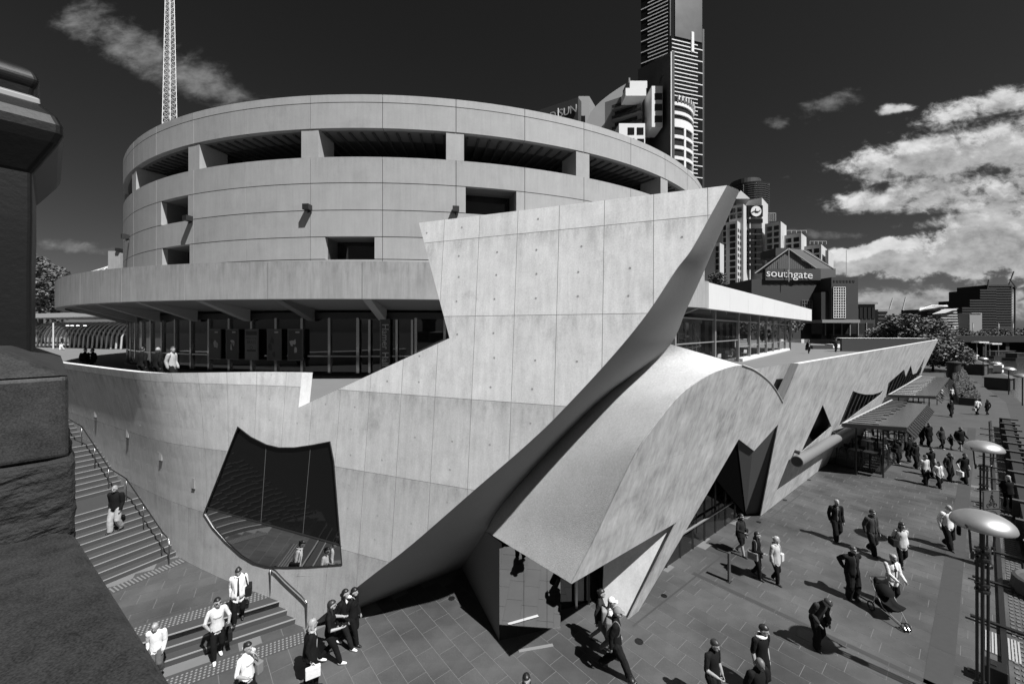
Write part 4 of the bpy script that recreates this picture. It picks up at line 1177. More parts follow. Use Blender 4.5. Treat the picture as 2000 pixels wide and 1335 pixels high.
# --- stepped white hotel with the round emblem
L = thing('stepped_hotel', 'pale stepped hotel with a round white emblem near its top', 'building', (Xp(1490, 190), 200, 0))
cols2 = [(.12, .43), (.55, .86)]
b = Block(L, 1424, 1452, 1466, 398, 186, wall_w, a=43); b.windows('l', [(.1, .42), (.55, .92)], (403, 415), 2.2, win_d)
b = Block(L, 1411, 1440, 1449, 431, 183, wall_w, a=43); b.windows('l', [(.12, .5)], [436 + 12.2 * k for k in range(10)], 2.3, win_d); b.windows('l', [(.75, .95)], [436 + 12.2 * k for k in range(10)], 2.3, win_d); b.windows('r', [(.1, .35), (.5, .8)], [445 + 12.2 * k for k in range(9)], 1.6, win_d)
b = Block(L, 1396, 1406, 1414, 474, 181, wall_w, a=43); b.windows('l', [(.2, .8)], [480 + 12.2 * k for k in range(6)], 2.3, win_d)
b = Block(L, 1438, 1488, 1500, 386, 196, wall_w, a=43)
wbox(1460, 1490, 401, 423, 189.6, 2, win_d, 'window', L)
for y in (427, 446, 458, 470, 482, 494, 506, 518): wbox(1462, 1474 if y > 440 else 1490, y, y + 8, 189.7, 2, win_d, 'window', L); wbox(1477, 1489, y, y + 8, 189.8, 2, win_d, 'window', L)
# roof gable
mb = MB(); Y = 190; g = [V((Xp(1430, Y), Y, Zp(388, Y))), V((Xp(1447, Y), Y, Zp(372, Y))), V((Xp(1465, Y), Y, Zp(388, Y)))]; h = [p + V((8, 22, 0)) for p in g]
mb.add(g + h, [(0, 1, 2), (1, 4, 5, 2), (0, 3, 4, 1), (5, 4, 3)]); wobj(mb, 'gable_roof', wall_w, L)
wobj(MB().tube([V((Xp(1452, Y), Y, Zp(374, Y))), V((Xp(1452, Y), Y, Zp(360, Y)))], .12, 5), 'flagpole', wall_g, L)
# emblem: a disc with a flourished letter
Y = 189.3; c = V((Xp(1476.5, Y), Y, Zp(412.5, Y))); M = frame_M(c - L.location, (1, 0, 0))
o = MB().lathe([(.001, .2), (2.5, .2), (2.5, 0), (.001, 0)], (0, 0, 0), 28).obj('emblem_disc', white_f, L); o.matrix_local = M
text_obj('emblem_letter', 'L', 3.0, black_m(), L, M @ Matrix.Translation((.1, .1, .3)), .05, 1.0)
o = MB().tube([(-2.0, -.5, .35), (-1.0, .1, .35), (0, -.1, .35), (1.0, -.3, .35), (1.9, .4, .35)], .22, 5).obj('emblem_flourish', black_m(), L); o.matrix_local = M
for xl, xc, xr, yt, n in ((1494, 1525, 1536, 432, 7), (1530, 1565, 1575, 455, 6), (1571, 1604, 1615, 477, 5), (1612, 1618, 1628, 488, 0)):
    b = Block(L, xl, xc, xr, yt, 188, wall_w, a=46)
    if n: b.windows('l', cols2, [yt + 7 + 12.2 * k for k in range(n)], 2.1, win_d)
for x0, x1, y0, y1 in ((1500, 1515, 416, 432), (1536, 1575, 450, 455), (1582, 1614, 471, 477)):
    q = MB(); Y = 189
    for t in range(5): x = x0 + (x1 - x0) * t / 4; q.tube([V((Xp(x, Y), Y, Zp(y1, Y))), V((Xp(x, Y), Y, Zp(y0, Y)))], .1, 4)
    q.tube([V((Xp(x0, Y), Y, Zp(y0, Y))), V((Xp(x1, Y), Y, Zp(y0, Y)))], .1, 4); stuff(wobj(q, 'roof_railing', wall_w, L))
# --- dark round tower behind
D = thing('dark_round_tower', 'dark tower with a rounded glass front behind the stepped hotel', 'tower', (Xp(1480, 330), 345, 0))
cx, cy, r = Xp(1481, 330), 345, Xp(1519, 330) - Xp(1481, 330)
wobj(MB().lathe([(r * .98, 0), (r * .98, Zp(354, 330)), (.1, Zp(354, 330))], (cx, cy, 0), 32), 'shaft', mat('dark_curtain_wall', .022, .25, spec=.5, var=.2, scale=.15), D)
wobj(MB().lathe([(r * .72, Zp(354, 330)), (r * .72, Zp(343, 330)), (.1, Zp(342, 330))], (cx - 2, cy, 0), 32), 'plant_room', mat('plant_dark', .035, .6), D)
for k in range(16):
    z = Zp(360 + k * 4.2, 330); wobj(MB().lathe([(r * .985, z), (r, z + .1), (r, z + .5), (r * .985, z + .6)], (cx, cy, 0), 24), 'floor_band', mat('floor_band_dark', .05, .5), D)

# --- mall with gabled roof and its name
S = thing('gabled_mall', 'dark gabled mall building with its name in pale letters under the roof', 'building', (Xp(1560, 120), 130, 0))
dk1 = mat('mall_dark_brick', .03, .8, var=.15, scale=.2); dk2 = mat('mall_grey_metal', .085, .6, var=.08, scale=.5)
Y = 118
def q3(px, py, Y): return V((Xp(px, Y), Y, Zp(py, Y)))
wobj(MB().slab([q3(1488, 532, Y), q3(1591, 524, Y), q3(1540, 488, Y)], .6), 'pediment', mat('pediment_ribbed', .1, .6, streak=.0, var=.05), S)
for t in range(1, 26):
    x = 1488 + 103 * t / 26; yb = 532 - 8 * t / 26; yt = 488 + abs(x - 1540) * (44 / 52 if x < 1540 else 36 / 51) + 1
    if yb - yt > 2: wobj(MB().tube([q3(x, yb, Y - .05), q3(x, yt, Y - .05)], .05, 4), 'rib', mat('pediment_rib', .06, .6), S)
rf = mat('mall_roof', .07, .5, var=.1)
bkp = q3(1572, 492, Y + 22)
mb = MB(); ap = q3(1540, 485, Y - .4)
mb.add([ap, q3(1594, 524, Y - .4), q3(1630, 525, Y + 20), q3(1578, 489, Y + 20)], [(0, 1, 2, 3)]); mb.add([ap, q3(1578, 489, Y + 20), q3(1500, 532, Y + 20), q3(1474, 534, Y - .4)], [(0, 1, 2, 3)])
wobj(mb, 'roof', rf, S)
wbox(1515, 1562, 484, 500, Y + 12, 8, wall_k, 'roof_plant', S)
for (p, q) in (((1474, 534), (1540, 486)), ((1540, 486), (1594, 524)), ((1570, 490), (1628, 525))):
    wobj(MB().tube([q3(p[0], p[1], Y - .5), q3(q[0], q[1], Y - .5)], .22, 5), 'barge_board', mat('barge_grey', .14, .6), S)
wobj(MB().b2(Xp(1490, Y), Xp(1597, Y), Y - 1.2, Y, Zp(548, Y), Zp(526, Y)), 'sign_band', mat('sign_band_dark', .035, .6), S)
wobj(MB().b2(Xp(1597, Y), Xp(1629, Y), Y - .6, Y + 16, Zp(545, Y), Zp(525, Y)), 'upper_block', dk2, S)
text_obj('lettering', 'southgate', 3.15, mat('sign_letter', .62, .5), S, Matrix.Translation(V((Xp(1542, Y - 1.3), Y - 1.3, Zp(535.5, Y - 1.3))) - S.location) @ Matrix.Rotation(R_(3), 4, 'Y') @ Matrix.Rotation(math.pi / 2, 4, 'X'), .08, 1.12)
wobj(MB().tube([q3(1540.5, 550, Y - 2), q3(1540.5, 484, Y - 2)], .1, 5), 'mast', wall_w, S)
wobj(MB().tube([q3(1653, 540, Y), q3(1653, 488, Y)], .07, 5), 'mast', wall_w, S)
wbox(1468, 1628, 545, 662, Y - .5, 25, dk1, 'body', S); wbox(1624, 1676, 541, 662, Y - 5, 28, dk1, 'end_block', S)
wbox(1604, 1626, 570, 662, Y - 4, 10, mat('mall_black', .012, .6), 'recess', S)
for t in range(9): wbox(1500 + t * 12, 1507 + t * 12, 552, 556, Y - .6, .3, black_m(), 'vent', S)
for t in range(7): wbox(1628 + t * 6.3, 1631.5 + t * 6.3, 547, 551, Y - 5.1, .3, black_m(), 'vent', S)
wbox(1627, 1653, 559, 621, Y - 5.1, .3, win_d, 'window', S)
wt = mat('glazing_bar_white', .6, .5)
for t in range(6): wbox(1628 + t * 4.6, 1629 + t * 4.6, 560, 620, Y - 5.3, .15, wt, 'glazing_bar', S)
for t in range(13): wbox(1628, 1652, 560 + t * 5, 561 + t * 5, Y - 5.32, .15, wt, 'glazing_bar', S)
for t in range(8): wbox(1566 + t * 5, 1567 + t * 5, 586, 622, Y - .7, .15, mat('glazing_bar_grey', .12, .5), 'glazing_bar', S)
for t in range(7): wbox(1566, 1602, 586 + t * 6, 587 + t * 6, Y - .72, .15, mat('glazing_bar_grey'), 'glazing_bar', S)
wbox(1606, 1680, 624, 630, Y - 12, 8, mat('mall_awning', .2, .6), 'awning', S); wbox(1606, 1706, 631, 652, Y - 9, 4, mat('shop_window', .02, .1), 'shopfront', S)
for t in range(6): wbox(1612 + t * 16, 1613.5 + t * 16, 630, 655, Y - 9.2, .2, wall_g, 'shop_post', S)
A = thing('mall_annex', 'low dark glazed annex to the right of the gabled mall', 'building', (Xp(1692, 125), 130, 0))
wobj(MB().b2(Xp(1674, 125), Xp(1709, 125), 125, 145, 0, Zp(592, 125)), 'wall', mat('annex_dark', .035, .5), A)
wobj(MB().b2(Xp(1672, 125), Xp(1711, 125), 124.3, 145, Zp(594, 125), Zp(590, 125)), 'cornice', wall_g, A)
for t in range(4): wobj(MB().b2(Xp(1678 + 8 * t, 125), Xp(1684 + 8 * t, 125), 124.8, 125, Zp(622, 125), Zp(600, 125)), 'window', win_d, A)

# --- white lattice mast behind the drum
M_ = thing('lattice_mast', 'tall white lattice mast rising behind the round hall', 'mast', (Xp(331, 110), 112, 0))
mc = V((Xp(331.5, 112), 112)); wm_ = mat('mast_white', .62, .5)
def mw(z): return (2.05 - (z - 67) * .0225) * .55
zs = [30 + 1.7 * k for k in range(58)]
for sx in (-1, 1):
    for sy in (-1, 1):
        wobj(MB().tube([(mc.x + sx * mw(z), mc.y + sy * mw(z), z) for z in (zs[0], zs[-1])], .1, 6), 'leg', wm_, M_)
q = MB()
for z0, z1 in zip(zs, zs[1:]):
    c0 = [(mc.x + sx * mw(z0), mc.y + sy * mw(z0), z0) for sx, sy in ((-1, -1), (1, -1), (1, 1), (-1, 1))]; c1 = [(mc.x + sx * mw(z1), mc.y + sy * mw(z1), z1) for sx, sy in ((-1, -1), (1, -1), (1, 1), (-1, 1))]
    for k in range(4):
        q.tube([c0[k], c1[(k + 1) % 4]], .05, 4, False); q.tube([c0[(k + 1) % 4], c1[k]], .045, 4, False); q.tube([c0[k], c0[(k + 1) % 4]], .05, 4, False)
stuff(wobj(q, 'bracing', wm_, M_))
for sx in (-.2, .2): wobj(MB().tube([(mc.x + sx, mc.y, 30), (mc.x + sx * .6, mc.y, zs[-1])], .09, 6), 'inner_leg', wm_, M_)

# --- left: tunnel of ribs, roof lattice, small block
TU = thing('ribbed_walkway', 'long covered walkway of curved pale ribs at the far left of the terrace', 'walkway', (Xp(150, 56), 56, 6.6))
ax0, ax1 = V((Xp(58, 60), 60, 6.6)), V((Xp(236, 52), 52, 6.6)); ad = (ax1 - ax0).normalized(); an = V((-ad.y, ad.x, 0))
rm = mat('rib_pale', .45, .4, metal=.3)
for k in range(22):
    c = ax0.lerp(ax1, k / 21); pts = []
    for t in range(11):
        a = math.pi * t / 10; pts.append(c + an * (2.2 - 2.2 * math.cos(a)) + V((0, 0, .05 + 3.6 * max(0, math.sin(a)) ** .7)))
    wobj(MB().tube(pts, .11, 6), 'rib', rm, TU)
rows = [[c + an * (2.3 - 2.15 * math.cos(math.pi * t / 10)) + V((0, 0, .0 + 3.45 * max(0, math.sin(math.pi * t / 10)) ** .7)) for t in range(4, 11)] for c in (ax0, ax1)]
wobj(MB().grid(rows), 'vault_skin', mat('vault_skin_dark', .035, .5), TU)
wobj(MB().b2(0, 0, 0, 0, 0, 0) if False else MB().prism([(ax0 - an * 1.6).xy, (ax1 - an * 1.6).xy, (ax1 + an * 6).xy, (ax0 + an * 6).xy], 10.9, 11.5), 'canopy_slab', mat('walkway_slab', .4, .8), TU)
for k, px in enumerate((104,)): wobj(MB().tube([at(px, 691, 54), at(px, 630, 54)], .08, 8), 'post', mat('pale_post', .5, .5), TU)
for px in (132, 141, 152, 166): wobj(MB().lathe([(.001, 0), (.16, 0), (.16, -.08), (.001, -.1)], at(px, 635, 52.5), 12), 'ceiling_light', mat('lit_lamp', .8, .4, emit=1.2), TU)
AR = thing('lattice_roof', 'low domed roof covered with a pale metal lattice at the left', 'roof', (Xp(170, 90), 95, 0))
Y = 90; rows = []
for i in range(9):
    u = i / 8; rows.append([V((Xp(118 + 110 * u, Y), Y + 10 * v, Zp(545 - (30 + 18 * u) * math.sin(.3 + 1.27 * u) * (math.sin(math.pi * (v * .5 + .08))), Y + 10 * v))) for v in (0, .2, .4, .6, .8, 1)])
wobj(MB().grid(rows), 'shell', mat('shell_dark', .06, .6), AR)
q = MB()
for i in range(8):
    for j in range(5):
        for a_, b_ in (((i, j), (i + 1, j + 1)), ((i + 1, j), (i, j + 1)), ((i, j), (i, j + 1))): q.tube([rows[a_[0]][a_[1]], rows[b_[0]][b_[1]]], .1, 4, False)
stuff(wobj(q, 'lattice', mat('lattice_pale', .6, .4), AR))
BK = thing('roof_block', 'small plain concrete block standing on the canopy left of the drum', 'block', (Xp(223, 50), 50, 12.1))
wobj(MB().b2(Xp(211, 50), Xp(234, 50), 50, 53, 12.0, Zp(490, 50)), 'block', mat('canopy_concrete'), BK)
wobj(MB().b2(Xp(229, 50), Xp(235, 50), 49.7, 51, Zp(491, 50), Zp(485, 50)), 'vent', dark_metal(), BK)

# --- trees
leafm = mat('leaf_grey', .075, .6, var=.35, scale=1.5, sub=.1); barkm = mat('bark_grey', .06, .9, var=.2)
def tree(name, label, base, trunk_h, blobs, n, ls, seed, group=None, m=None):
    rnd = random.Random(seed); t = thing(name, label, 'tree', base, 0, group)
    tr = [(0, 0, 0), (.1, .05, trunk_h * .5), (.05, 0, trunk_h), (.2, .1, trunk_h * 1.35)]
    r0 = trunk_h * .07 + .1
    MB().tube(tr, [r0, r0 * .8, r0 * .65, r0 * .4], 8).obj('trunk', barkm, t, smooth=True)
    for b in blobs[:6]: MB().tube([(0.05, 0, trunk_h * .8), V((b[0] * .5, b[1] * .5, trunk_h * .8 + (b[2] - trunk_h * .8) * .6)), V(b[:3])], [r0 * .4, r0 * .25, r0 * .1], 5).obj('limb', barkm, t)
    mb = MB(); tot = sum(b[3] ** 2 for b in blobs)
    for b in blobs:
        for _ in range(int(n * b[3] ** 2 / tot)):
            d = V((rnd.gauss(0, 1), rnd.gauss(0, 1), rnd.gauss(0, 1))).normalized(); rr_ = b[3] * (rnd.random() ** .45)
            if noise.noise(d * 2.2 + V(b[:3])) < -.22: continue
            c = V(b[:3]) + V((d.x, d.y, d.z * .85)) * rr_
            x = V((rnd.gauss(0, 1), rnd.gauss(0, 1), rnd.gauss(0, .6))).normalized(); y = x.orthogonal().normalized()
            if rnd.random() < .5: y = x.cross(y)
            s_ = ls * rnd.uniform(.6, 1.3)
            mb.add([c - x * s_, c + y * s_ * .5, c + x * s_, c - y * s_ * .5], [(0, 1, 2, 3)])
    stuff(mb.obj('crown', m or leafm, t)); return t
def blobs(w, h, z, k, rnd, r): return [(rnd.uniform(-w, w), rnd.uniform(-w * .6, w * .6), z + rnd.uniform(-h, h), r * rnd.uniform(.7, 1.15)) for _ in range(k)]
rn = random.Random(3)
tree('broadleaf_tree', 'big dense tree behind the end of the concrete facade', (Xp(1765, 95), 95, 0), 3.5, blobs(8.0, 2.8, 7.6, 17, rn, 3.7), 24000, .34, 1)
tree('broadleaf_tree', 'lower dense tree hanging over the promenade end', (Xp(1822, 88), 88, 0), 2.0, blobs(5.5, 2.6, 3.6, 11, rn, 3.2), 12000, .32, 2)
tree('broadleaf_tree', 'leafy dark tree beside the bridge pillar at the left edge', (Xp(78, 75), 75, 2), 7.0, blobs(4.0, 4.5, 15.5, 12, rn, 4.2), 13000, .36, 4)
tree('broadleaf_tree', 'tree top rising behind the canopy beside the stepped hotel', (Xp(1402, 150), 150, 0), 14, blobs(2.2, 3.0, 27, 6, rn, 2.6), 3500, .35, 5)
for i, (px, Y_, h) in enumerate(((1870, 210, 7), (1905, 220, 8), (1945, 205, 7.5), (1985, 215, 9), (2030, 210, 8))):
    tree('riverside_tree', ('%s tree of the dark row along the far bank' % ('leftmost', 'second', 'middle', 'fourth', 'rightmost')[i]), (Xp(px, Y_), Y_, -2), 2.5, blobs(8, 2.2, h * .85, 9, rn, 4.6), 5000, .5, 20 + i, 'trees along the far bank', mat('far_leaf_grey', .04, .7, var=.6, scale=.4))
for i, (px, y0, Y_) in enumerate(((1500, 640, 100), (1460, 645, 100), (1545, 650, 98))):
    tree('small_tree', ('%s small dark tree in front of the mall' % ('middle', 'left', 'right')[i]), (Xp(px, Y_), Y_, 2), 3.0, blobs(2.2, 1.2, 7 + i, 5, rn, 1.9), 1600, .3, 40 + i, 'small trees before the mall')

# --- far right: curved stadium-like building, towers, cranes, bank and bridge
far_bank = MB().prism([(150, 190), (700, 190), (700, 900), (120, 900)], -3.2, -1.2); struct(far_bank.obj('far_bank', mat('bank_dark', .03, .9)))
C_ = thing('curved_glass_building', 'banded glass building with slanting pale roofs beyond the trees', 'building', (Xp(1835, 300), 310, 0))
for k in range(11):
    z = Zp(658 - k * 5.2, 300); wobj(MB().b2(Xp(1838, 300), Xp(1874 - k * .5, 300), 300, 325, z, z + .8), 'floor_band', wall_w, C_)
wobj(MB().b2(Xp(1840, 300), Xp(1870, 300), 301, 325, -2, Zp(603, 300)), 'glass_body', mat('far_glass', .05, .2), C_)
wobj(MB().slab([V((Xp(1823, 298), 298, Zp(613, 298))), V((Xp(1846, 298), 298, Zp(611, 298))), V((Xp(1872, 298), 298, Zp(602, 298))), V((Xp(1848, 298), 298, Zp(603, 298)))], 1.0), 'slanted_roof', white_f, C_)
wobj(MB().b2(Xp(1797, 310), Xp(1838, 310), 310, 330, -2, Zp(604, 310)), 'low_wing', mat('far_glass'), C_)
wobj(MB().slab([V((Xp(1795, 305), 305, Zp(606, 305))), V((Xp(1850, 305), 305, Zp(597, 305))), V((Xp(1850, 315), 315, Zp(595, 315))), V((Xp(1797, 315), 315, Zp(600, 315)))], 1.0), 'slanted_roof', wall_w, C_)
wobj(MB().tube([V((Xp(1795, 304), 304, Zp(606, 304))), V((Xp(1820, 304), 304, Zp(597, 304))), V((Xp(1850, 304), 304, Zp(598, 304)))], .7, 6), 'roof_rim', white_f, C_)
for i, (x0, x1, y, Y_, lb) in enumerate(((1879, 1898, 600, 330, 'low dark block left of the tower under construction'), (1894, 1915, 585, 340, 'middle dark block of the stepped group at the right'), (1914, 1946, 565, 350, 'dark tower under construction, left half, at the right edge'), (1930, 1976, 556, 355, 'tallest dark tower under construction at the right edge'))):
    b = thing('far_tower', lb, 'tower', (Xp((x0 + x1) / 2, Y_), Y_ + 10, 0), 0, 'dark blocks at the right')
    wobj(MB().b2(Xp(x0, Y_), Xp(x1, Y_), Y_, Y_ + 25, -2, Zp(y, Y_)), 'wall', mat('far_block_dark', .022, .8, var=.2, scale=.05), b)
    for k in range(int((640 - y) / 5)):
        z = Zp(y + 3 + k * 5, Y_); wobj(MB().b2(Xp(x0, Y_) - .3, Xp(x1, Y_) + .3, Y_ - .5, Y_ + 1, z, z + .6), 'floor_slab', mat('far_slab_grey', .027, .8), b)
b = bpy.data.objects['far_tower']
PB = thing('pale_block', 'small pale building in front of the dark towers', 'building', (Xp(1905, 300), 303, 0))
wobj(MB().b2(Xp(1894, 300), Xp(1918, 300), 300, 310, -2, Zp(612, 300)), 'wall', mat('far_pale', .22, .8), PB); wobj(MB().b2(Xp(1896, 300), Xp(1916, 300), 299.5, 310, Zp(612, 300), Zp(611, 300)), 'roof_edge', wall_w, PB)
LB = thing('low_office', 'low pale office block left of the big tree', 'building', (Xp(1720, 260), 265, 0))
wobj(MB().b2(Xp(1715, 260), Xp(1760, 260), 260, 280, 0, Zp(604, 260)), 'wall', mat('far_pale'), LB)
for k in range(6): z = Zp(608 + k * 7, 260); wobj(MB().b2(Xp(1715, 260), Xp(1732, 260), 259.5, 260, z - 1.2, z), 'window', win_d, LB)
for i, (px, y0, y1, dx, Y_) in enumerate(((1738, 605, 582, 6, 340), (1764, 605, 580, 5, 360), (1971, 560, 530, 9, 356), (1928, 570, 546, 3, 352), (1982, 560, 545, -10, 370))):
    c = thing('tower_crane', '%s construction crane on the skyline' % ('leftmost pale', 'second pale', 'tallest dark', 'small dark', 'rightmost slanting')[i], 'crane', (Xp(px, Y_), Y_, 0), 0, 'cranes on the skyline')
    m_ = wall_w if i < 2 else wall_k
    wobj(MB().tube([V((Xp(px, Y_), Y_, 0)), V((Xp(px, Y_), Y_, Zp(y0, Y_)))], .6, 4), 'mast', m_, c); wobj(MB().tube([V((Xp(px - dx * .3, Y_), Y_, Zp(y0, Y_) - 1)), V((Xp(px + dx, Y_), Y_, Zp(y1, Y_)))], .45, 4), 'jib', m_, c)
    wobj(MB().b2(Xp(px - 2, Y_), Xp(px + 1, Y_), Y_ - 1, Y_ + 1, Zp(y0, Y_) - 2, Zp(y0, Y_)), 'cab', m_, c)
BR = thing('far_bridge', 'dark low bridge crossing the river in the distance', 'bridge', (Xp(1930, 175), 178, -2.6))
wobj(MB().b2(Xp(1845, 175), Xp(2120, 175), 175, 186, Zp(668, 175), Zp(656, 175)), 'deck', mat('bridge_dark', .012, .8), BR)
for x in (1880, 1925, 1970, 2015): wobj(MB().b2(Xp(x, 175), Xp(x + 7, 175), 176, 184, -3, Zp(667, 175)), 'pier', mat('bridge_dark'), BR)
for i, (x, t) in enumerate(((1900, 1), (1950, .6), (1978, 1.2))):
    c = thing('flag_lamp', ('%s slim pale pole on the far bank' % ('left', 'middle', 'right')[i]), 'pole', (Xp(x, 190), 190, -1.2), 0, 'poles on the far bank')
    wobj(MB().tube([V((Xp(x, 190), 190, -1.2)), V((Xp(x, 190), 190, Zp(630, 190)))], .12, 5), 'pole', wall_w, c); wobj(MB().b2(Xp(x, 190), Xp(x + 2, 190), 190, 190.1, Zp(640, 190), Zp(632, 190)), 'banner', wall_w, c)
# ------------------------------------------------------------------ promenade furniture
def loc_of(px, py, z=0.0): return onz(px, py, z)
lampm = mat('lamp_dome_silver', .42, .42, metal=.7, var=.15, scale=3); lampk = mat('lamp_post_black', .014, .35)
def lamp_post(loc, label, h=4.85, r=.54, sign=False, simple=False, rz=0.0):
    t = thing('lamp_post', label, 'lamp', loc, rz, 'dome lamps along the promenade')
    prof = [(r * math.sin(a), h - .02 + .2 * r / .54 * (math.cos(a) - 1) * 1.6) for a in [math.pi / 2 * k / 10 for k in range(11)]]
    low = [(r * math.sin(a) * .98, h - .05 + .2 * r / .54 * (math.cos(a) - 1) * 1.45 - .03) for a in [math.pi / 2 * k / 6 for k in range(6, -1, -1)]]
    MB().lathe(prof[::-1] and (prof + low), (0, 0, 0), 32).obj('dome', lampm, t, smooth=True)
    if simple:
        MB().tube([(0, 0, 0), (0, 0, h - .1)], .07, 6).obj('post', lampk, t); return t
    for k in range(4):
        a = k * math.pi / 2 + .5; x, y = .085 * math.cos(a), .085 * math.sin(a)
        MB().tube([(x, y, .6), (x, y, h - .95)], .029, 8).obj('pipe', lampk, t)
    MB().tube([(0, 0, h - 1.0), (0, 0, h - .3)], .035, 8).obj('stem', lampk, t)
    MB().lathe([(.001, 0), (.24, 0), (.24, .12), (.19, .16), (.19, .5), (.16, .58), (.16, .7), (.001, .7)], n=14).obj('base', lampk, t)
    for z in (h - 1.0, h - 1.15, h - 1.75, h - 1.9, .75): MB().lathe([(.001, z), (.13, z), (.13, z + .05), (.001, z + .06)], n=12).obj('collar', lampk, t)
    for s in (-1, 1):
        MB().tube(catmull([(s * .12, 0, h - .98), (s * .36, 0, h - .98), (s * .42, 0, h - .75), (s * .46, 0, h - .42), (s * .58, 0, h - .26)], 5), .022, 6).obj('bracket', lampk, t)
    for s in (-1, 1): MB().tube([(s * .36, 0, h - 1.08), (s * .36, 0, h - .9)], .03, 6).obj('finial', lampk, t)
    if sign:
        sg = mat('sign_grey_plate', .075, .5); ink = black_m(); M = frame_M((0, -.22, 3.0 - .35), (1, 0, 0))
        b = bpy.data.objects.new('sign', None); COL.objects.link(b); b.parent = t
        o = MB().box((0, 0, 0), (.36, .36, .012)).obj('plate', sg, b); o.matrix_local = M; bevel(o, .01)
        fr_ = MB()
        for c, hh in (((0, .34, .014), (.34, .008, .002)), ((0, -.34, .014), (.34, .008, .002)), ((.34, 0, .014), (.008, .34, .002)), ((-.34, 0, .014), (.008, .34, .002))): fr_.box(c, hh)
        o = stuff(fr_.obj('border', ink, b)); o.matrix_local = M
        p = MB(); p.lathe([(.001, .018), (.04, .018), (.04, .012)], (0.02, .27, 0), 12); p.tube([(.0, .2, .016), (-.01, .1, .016)], .03, 5)
        p.tube([(-.01, .1, .016), (.05, .02, .016), (.04, -.06, .016)], .02, 5); p.tube([(-.01, .1, .016), (-.04, .02, .016), (-.1, -.05, .016)], .02, 5); p.tube([(0, .19, .016), (.06, .12, .016), (.1, .14, .016)], .014, 5); p.tube([(0, .19, .016), (-.06, .12, .016)], .014, 5)
        o = stuff(p.obj('walker_symbol', ink, b)); o.matrix_local = M
        p = MB()
        for x in (-.14, .14): p.tube([(x + .075 * math.cos(a), -.2 + .075 * math.sin(a), .016) for a in [k * math.pi / 7 for k in range(14)]], .012, 4, closed=True)
        p.tube([(-.14, -.2, .016), (-.05, -.1, .016), (.1, -.1, .016), (.14, -.2, .016)], .011, 4); p.tube([(-.05, -.1, .016), (0, -.2, .016), (.1, -.1, .016)], .011, 4); p.tube([(-.14, -.2, .016), (0, -.2, .016)], .011, 4); p.tube([(-.07, -.07, .016), (-.02, -.07, .016)], .012, 4); p.tube([(.1, -.1, .016), (.09, -.05, .016), (.13, -.04, .016)], .011, 4)
        o = stuff(p.obj('bicycle_symbol', ink, b)); o.matrix_local = M
        o = MB().box((0, -.62, 0), (.36, .23, .012)).obj('plate', sg, b); o.matrix_local = M
        o = MB().tube([(.25 * math.cos(a), -.62 + .2 * math.sin(a), .014) for a in [k * math.pi / 12 for k in range(24)]], .01, 4, closed=True).obj('ring', ink, b); o.matrix_local = M
        text_obj('lettering', '10', .3, ink, b, M @ Matrix.Translation((0, -.62, .016)), .003)
    return t
l1 = lamp_post((11.1, 9.3, 0), 'nearest silver dome lamp on a cluster of black pipes', rz=.25)
l2 = lamp_post((18.25, 15.25, 0), 'second silver dome lamp carrying the walking and cycling sign', sign=True, rz=0.1)
for i, (px, py, Y_) in enumerate(((1970, 716, 62), (1945, 705.5, 73), (1920, 697, 84), (1903, 691, 95), (1888, 686.5, 106), (1997, 729, 53))):
    p = at(px, py, Y_); lamp_post((p.x, p.y, -1.0), '%s small dome lamp on the lower wharf' % ('second nearest', 'third nearest', 'fourth nearest', 'fifth nearest', 'farthest', 'nearest')[i], h=p.z + 1.0, r=.8, simple=True)

b = thing('bollard', 'upright flat steel bollard beside the women in dark clothes', 'bollard', loc_of(1424, 1135), .75)
bevel(MB().box((0, 0, .53), (.075, .035, .53)).obj('post', mat('bollard_steel', .12, .4, metal=.5), b), .008)
MB().box((0, 0, .008), (.11, .07, .008)).obj('foot_plate', dark_metal(), b)

# timber and steel edge along the quay
tim = mat('old_timber', .05, .8, var=.25, scale=2); timk = mat('tarred_timber', .012, .8, var=.2)
for i in range(11):
    a = 26.5 + i * 3.1; o = prom(a, 1.2)
    t = thing('quay_fender', '%s timber fender block on the quay edge' % ('nearest', 'second', 'third', 'fourth', 'fifth', 'sixth', 'seventh', 'eighth', 'ninth', 'tenth', 'farthest')[i], 'fender', o, math.atan2(ED.y, ED.x), 'timber fenders along the quay')
    MB().box((0, -.1, .4), (1.35, .22, .4)).obj('block', timk, t); MB().box((0, -.42, .42), (.14, .12, .42)).obj('post', tim, t)
    MB().box((1.42, -.2, .86), (.13, .55, .05)).obj('cap', tim, t); MB().box((1.42, .25, .42), (.1, .1, .41)).obj('post', tim, t)
ser = thing('quay_rail', 'dark steel rail with cross bars running along the quay edge', 'rail', prom(14, .35), math.atan2(ED.y, ED.x))
MB().box((24, 0, .05), (24, .06, .05)).obj('rail', lampk, ser); MB().box((24, -.62, .03), (24, .035, .03)).obj('rail', lampk, ser)
for k in range(14): MB().box((2 + k * 3.1, -.1, .12), (.06, .75, .03)).obj('cross_bar', lampk, ser)
q = MB()
for k in range(150):
    for y in (-.2, -.32, -.44): q.box((1 + k * .25, y, .012), (.05, .035, .012))
stuff(q.obj('studs', mat('rail_stud', .12, .5), ser))
tp = thing('tactile_plate', 'pale ribbed tactile plate on the paving at the lower right corner', 'paving', onz(1958, 1262), math.atan2(ED.y, ED.x))
MB().box((0, 0, .006), (.62, .33, .004)).obj('plate', mat('tactile_ground'), tp)
q = MB()
for k in range(11): q.box((0, -.3 + .06 * k, .018), (.6, .018, .007))
stuff(q.obj('ribs', mat('tactile_pale', .3, .6), tp))
pl = thing('quay_planter', 'large round stone tub cut off by the right edge of the picture', 'planter', onz(2050, 1170), 0)
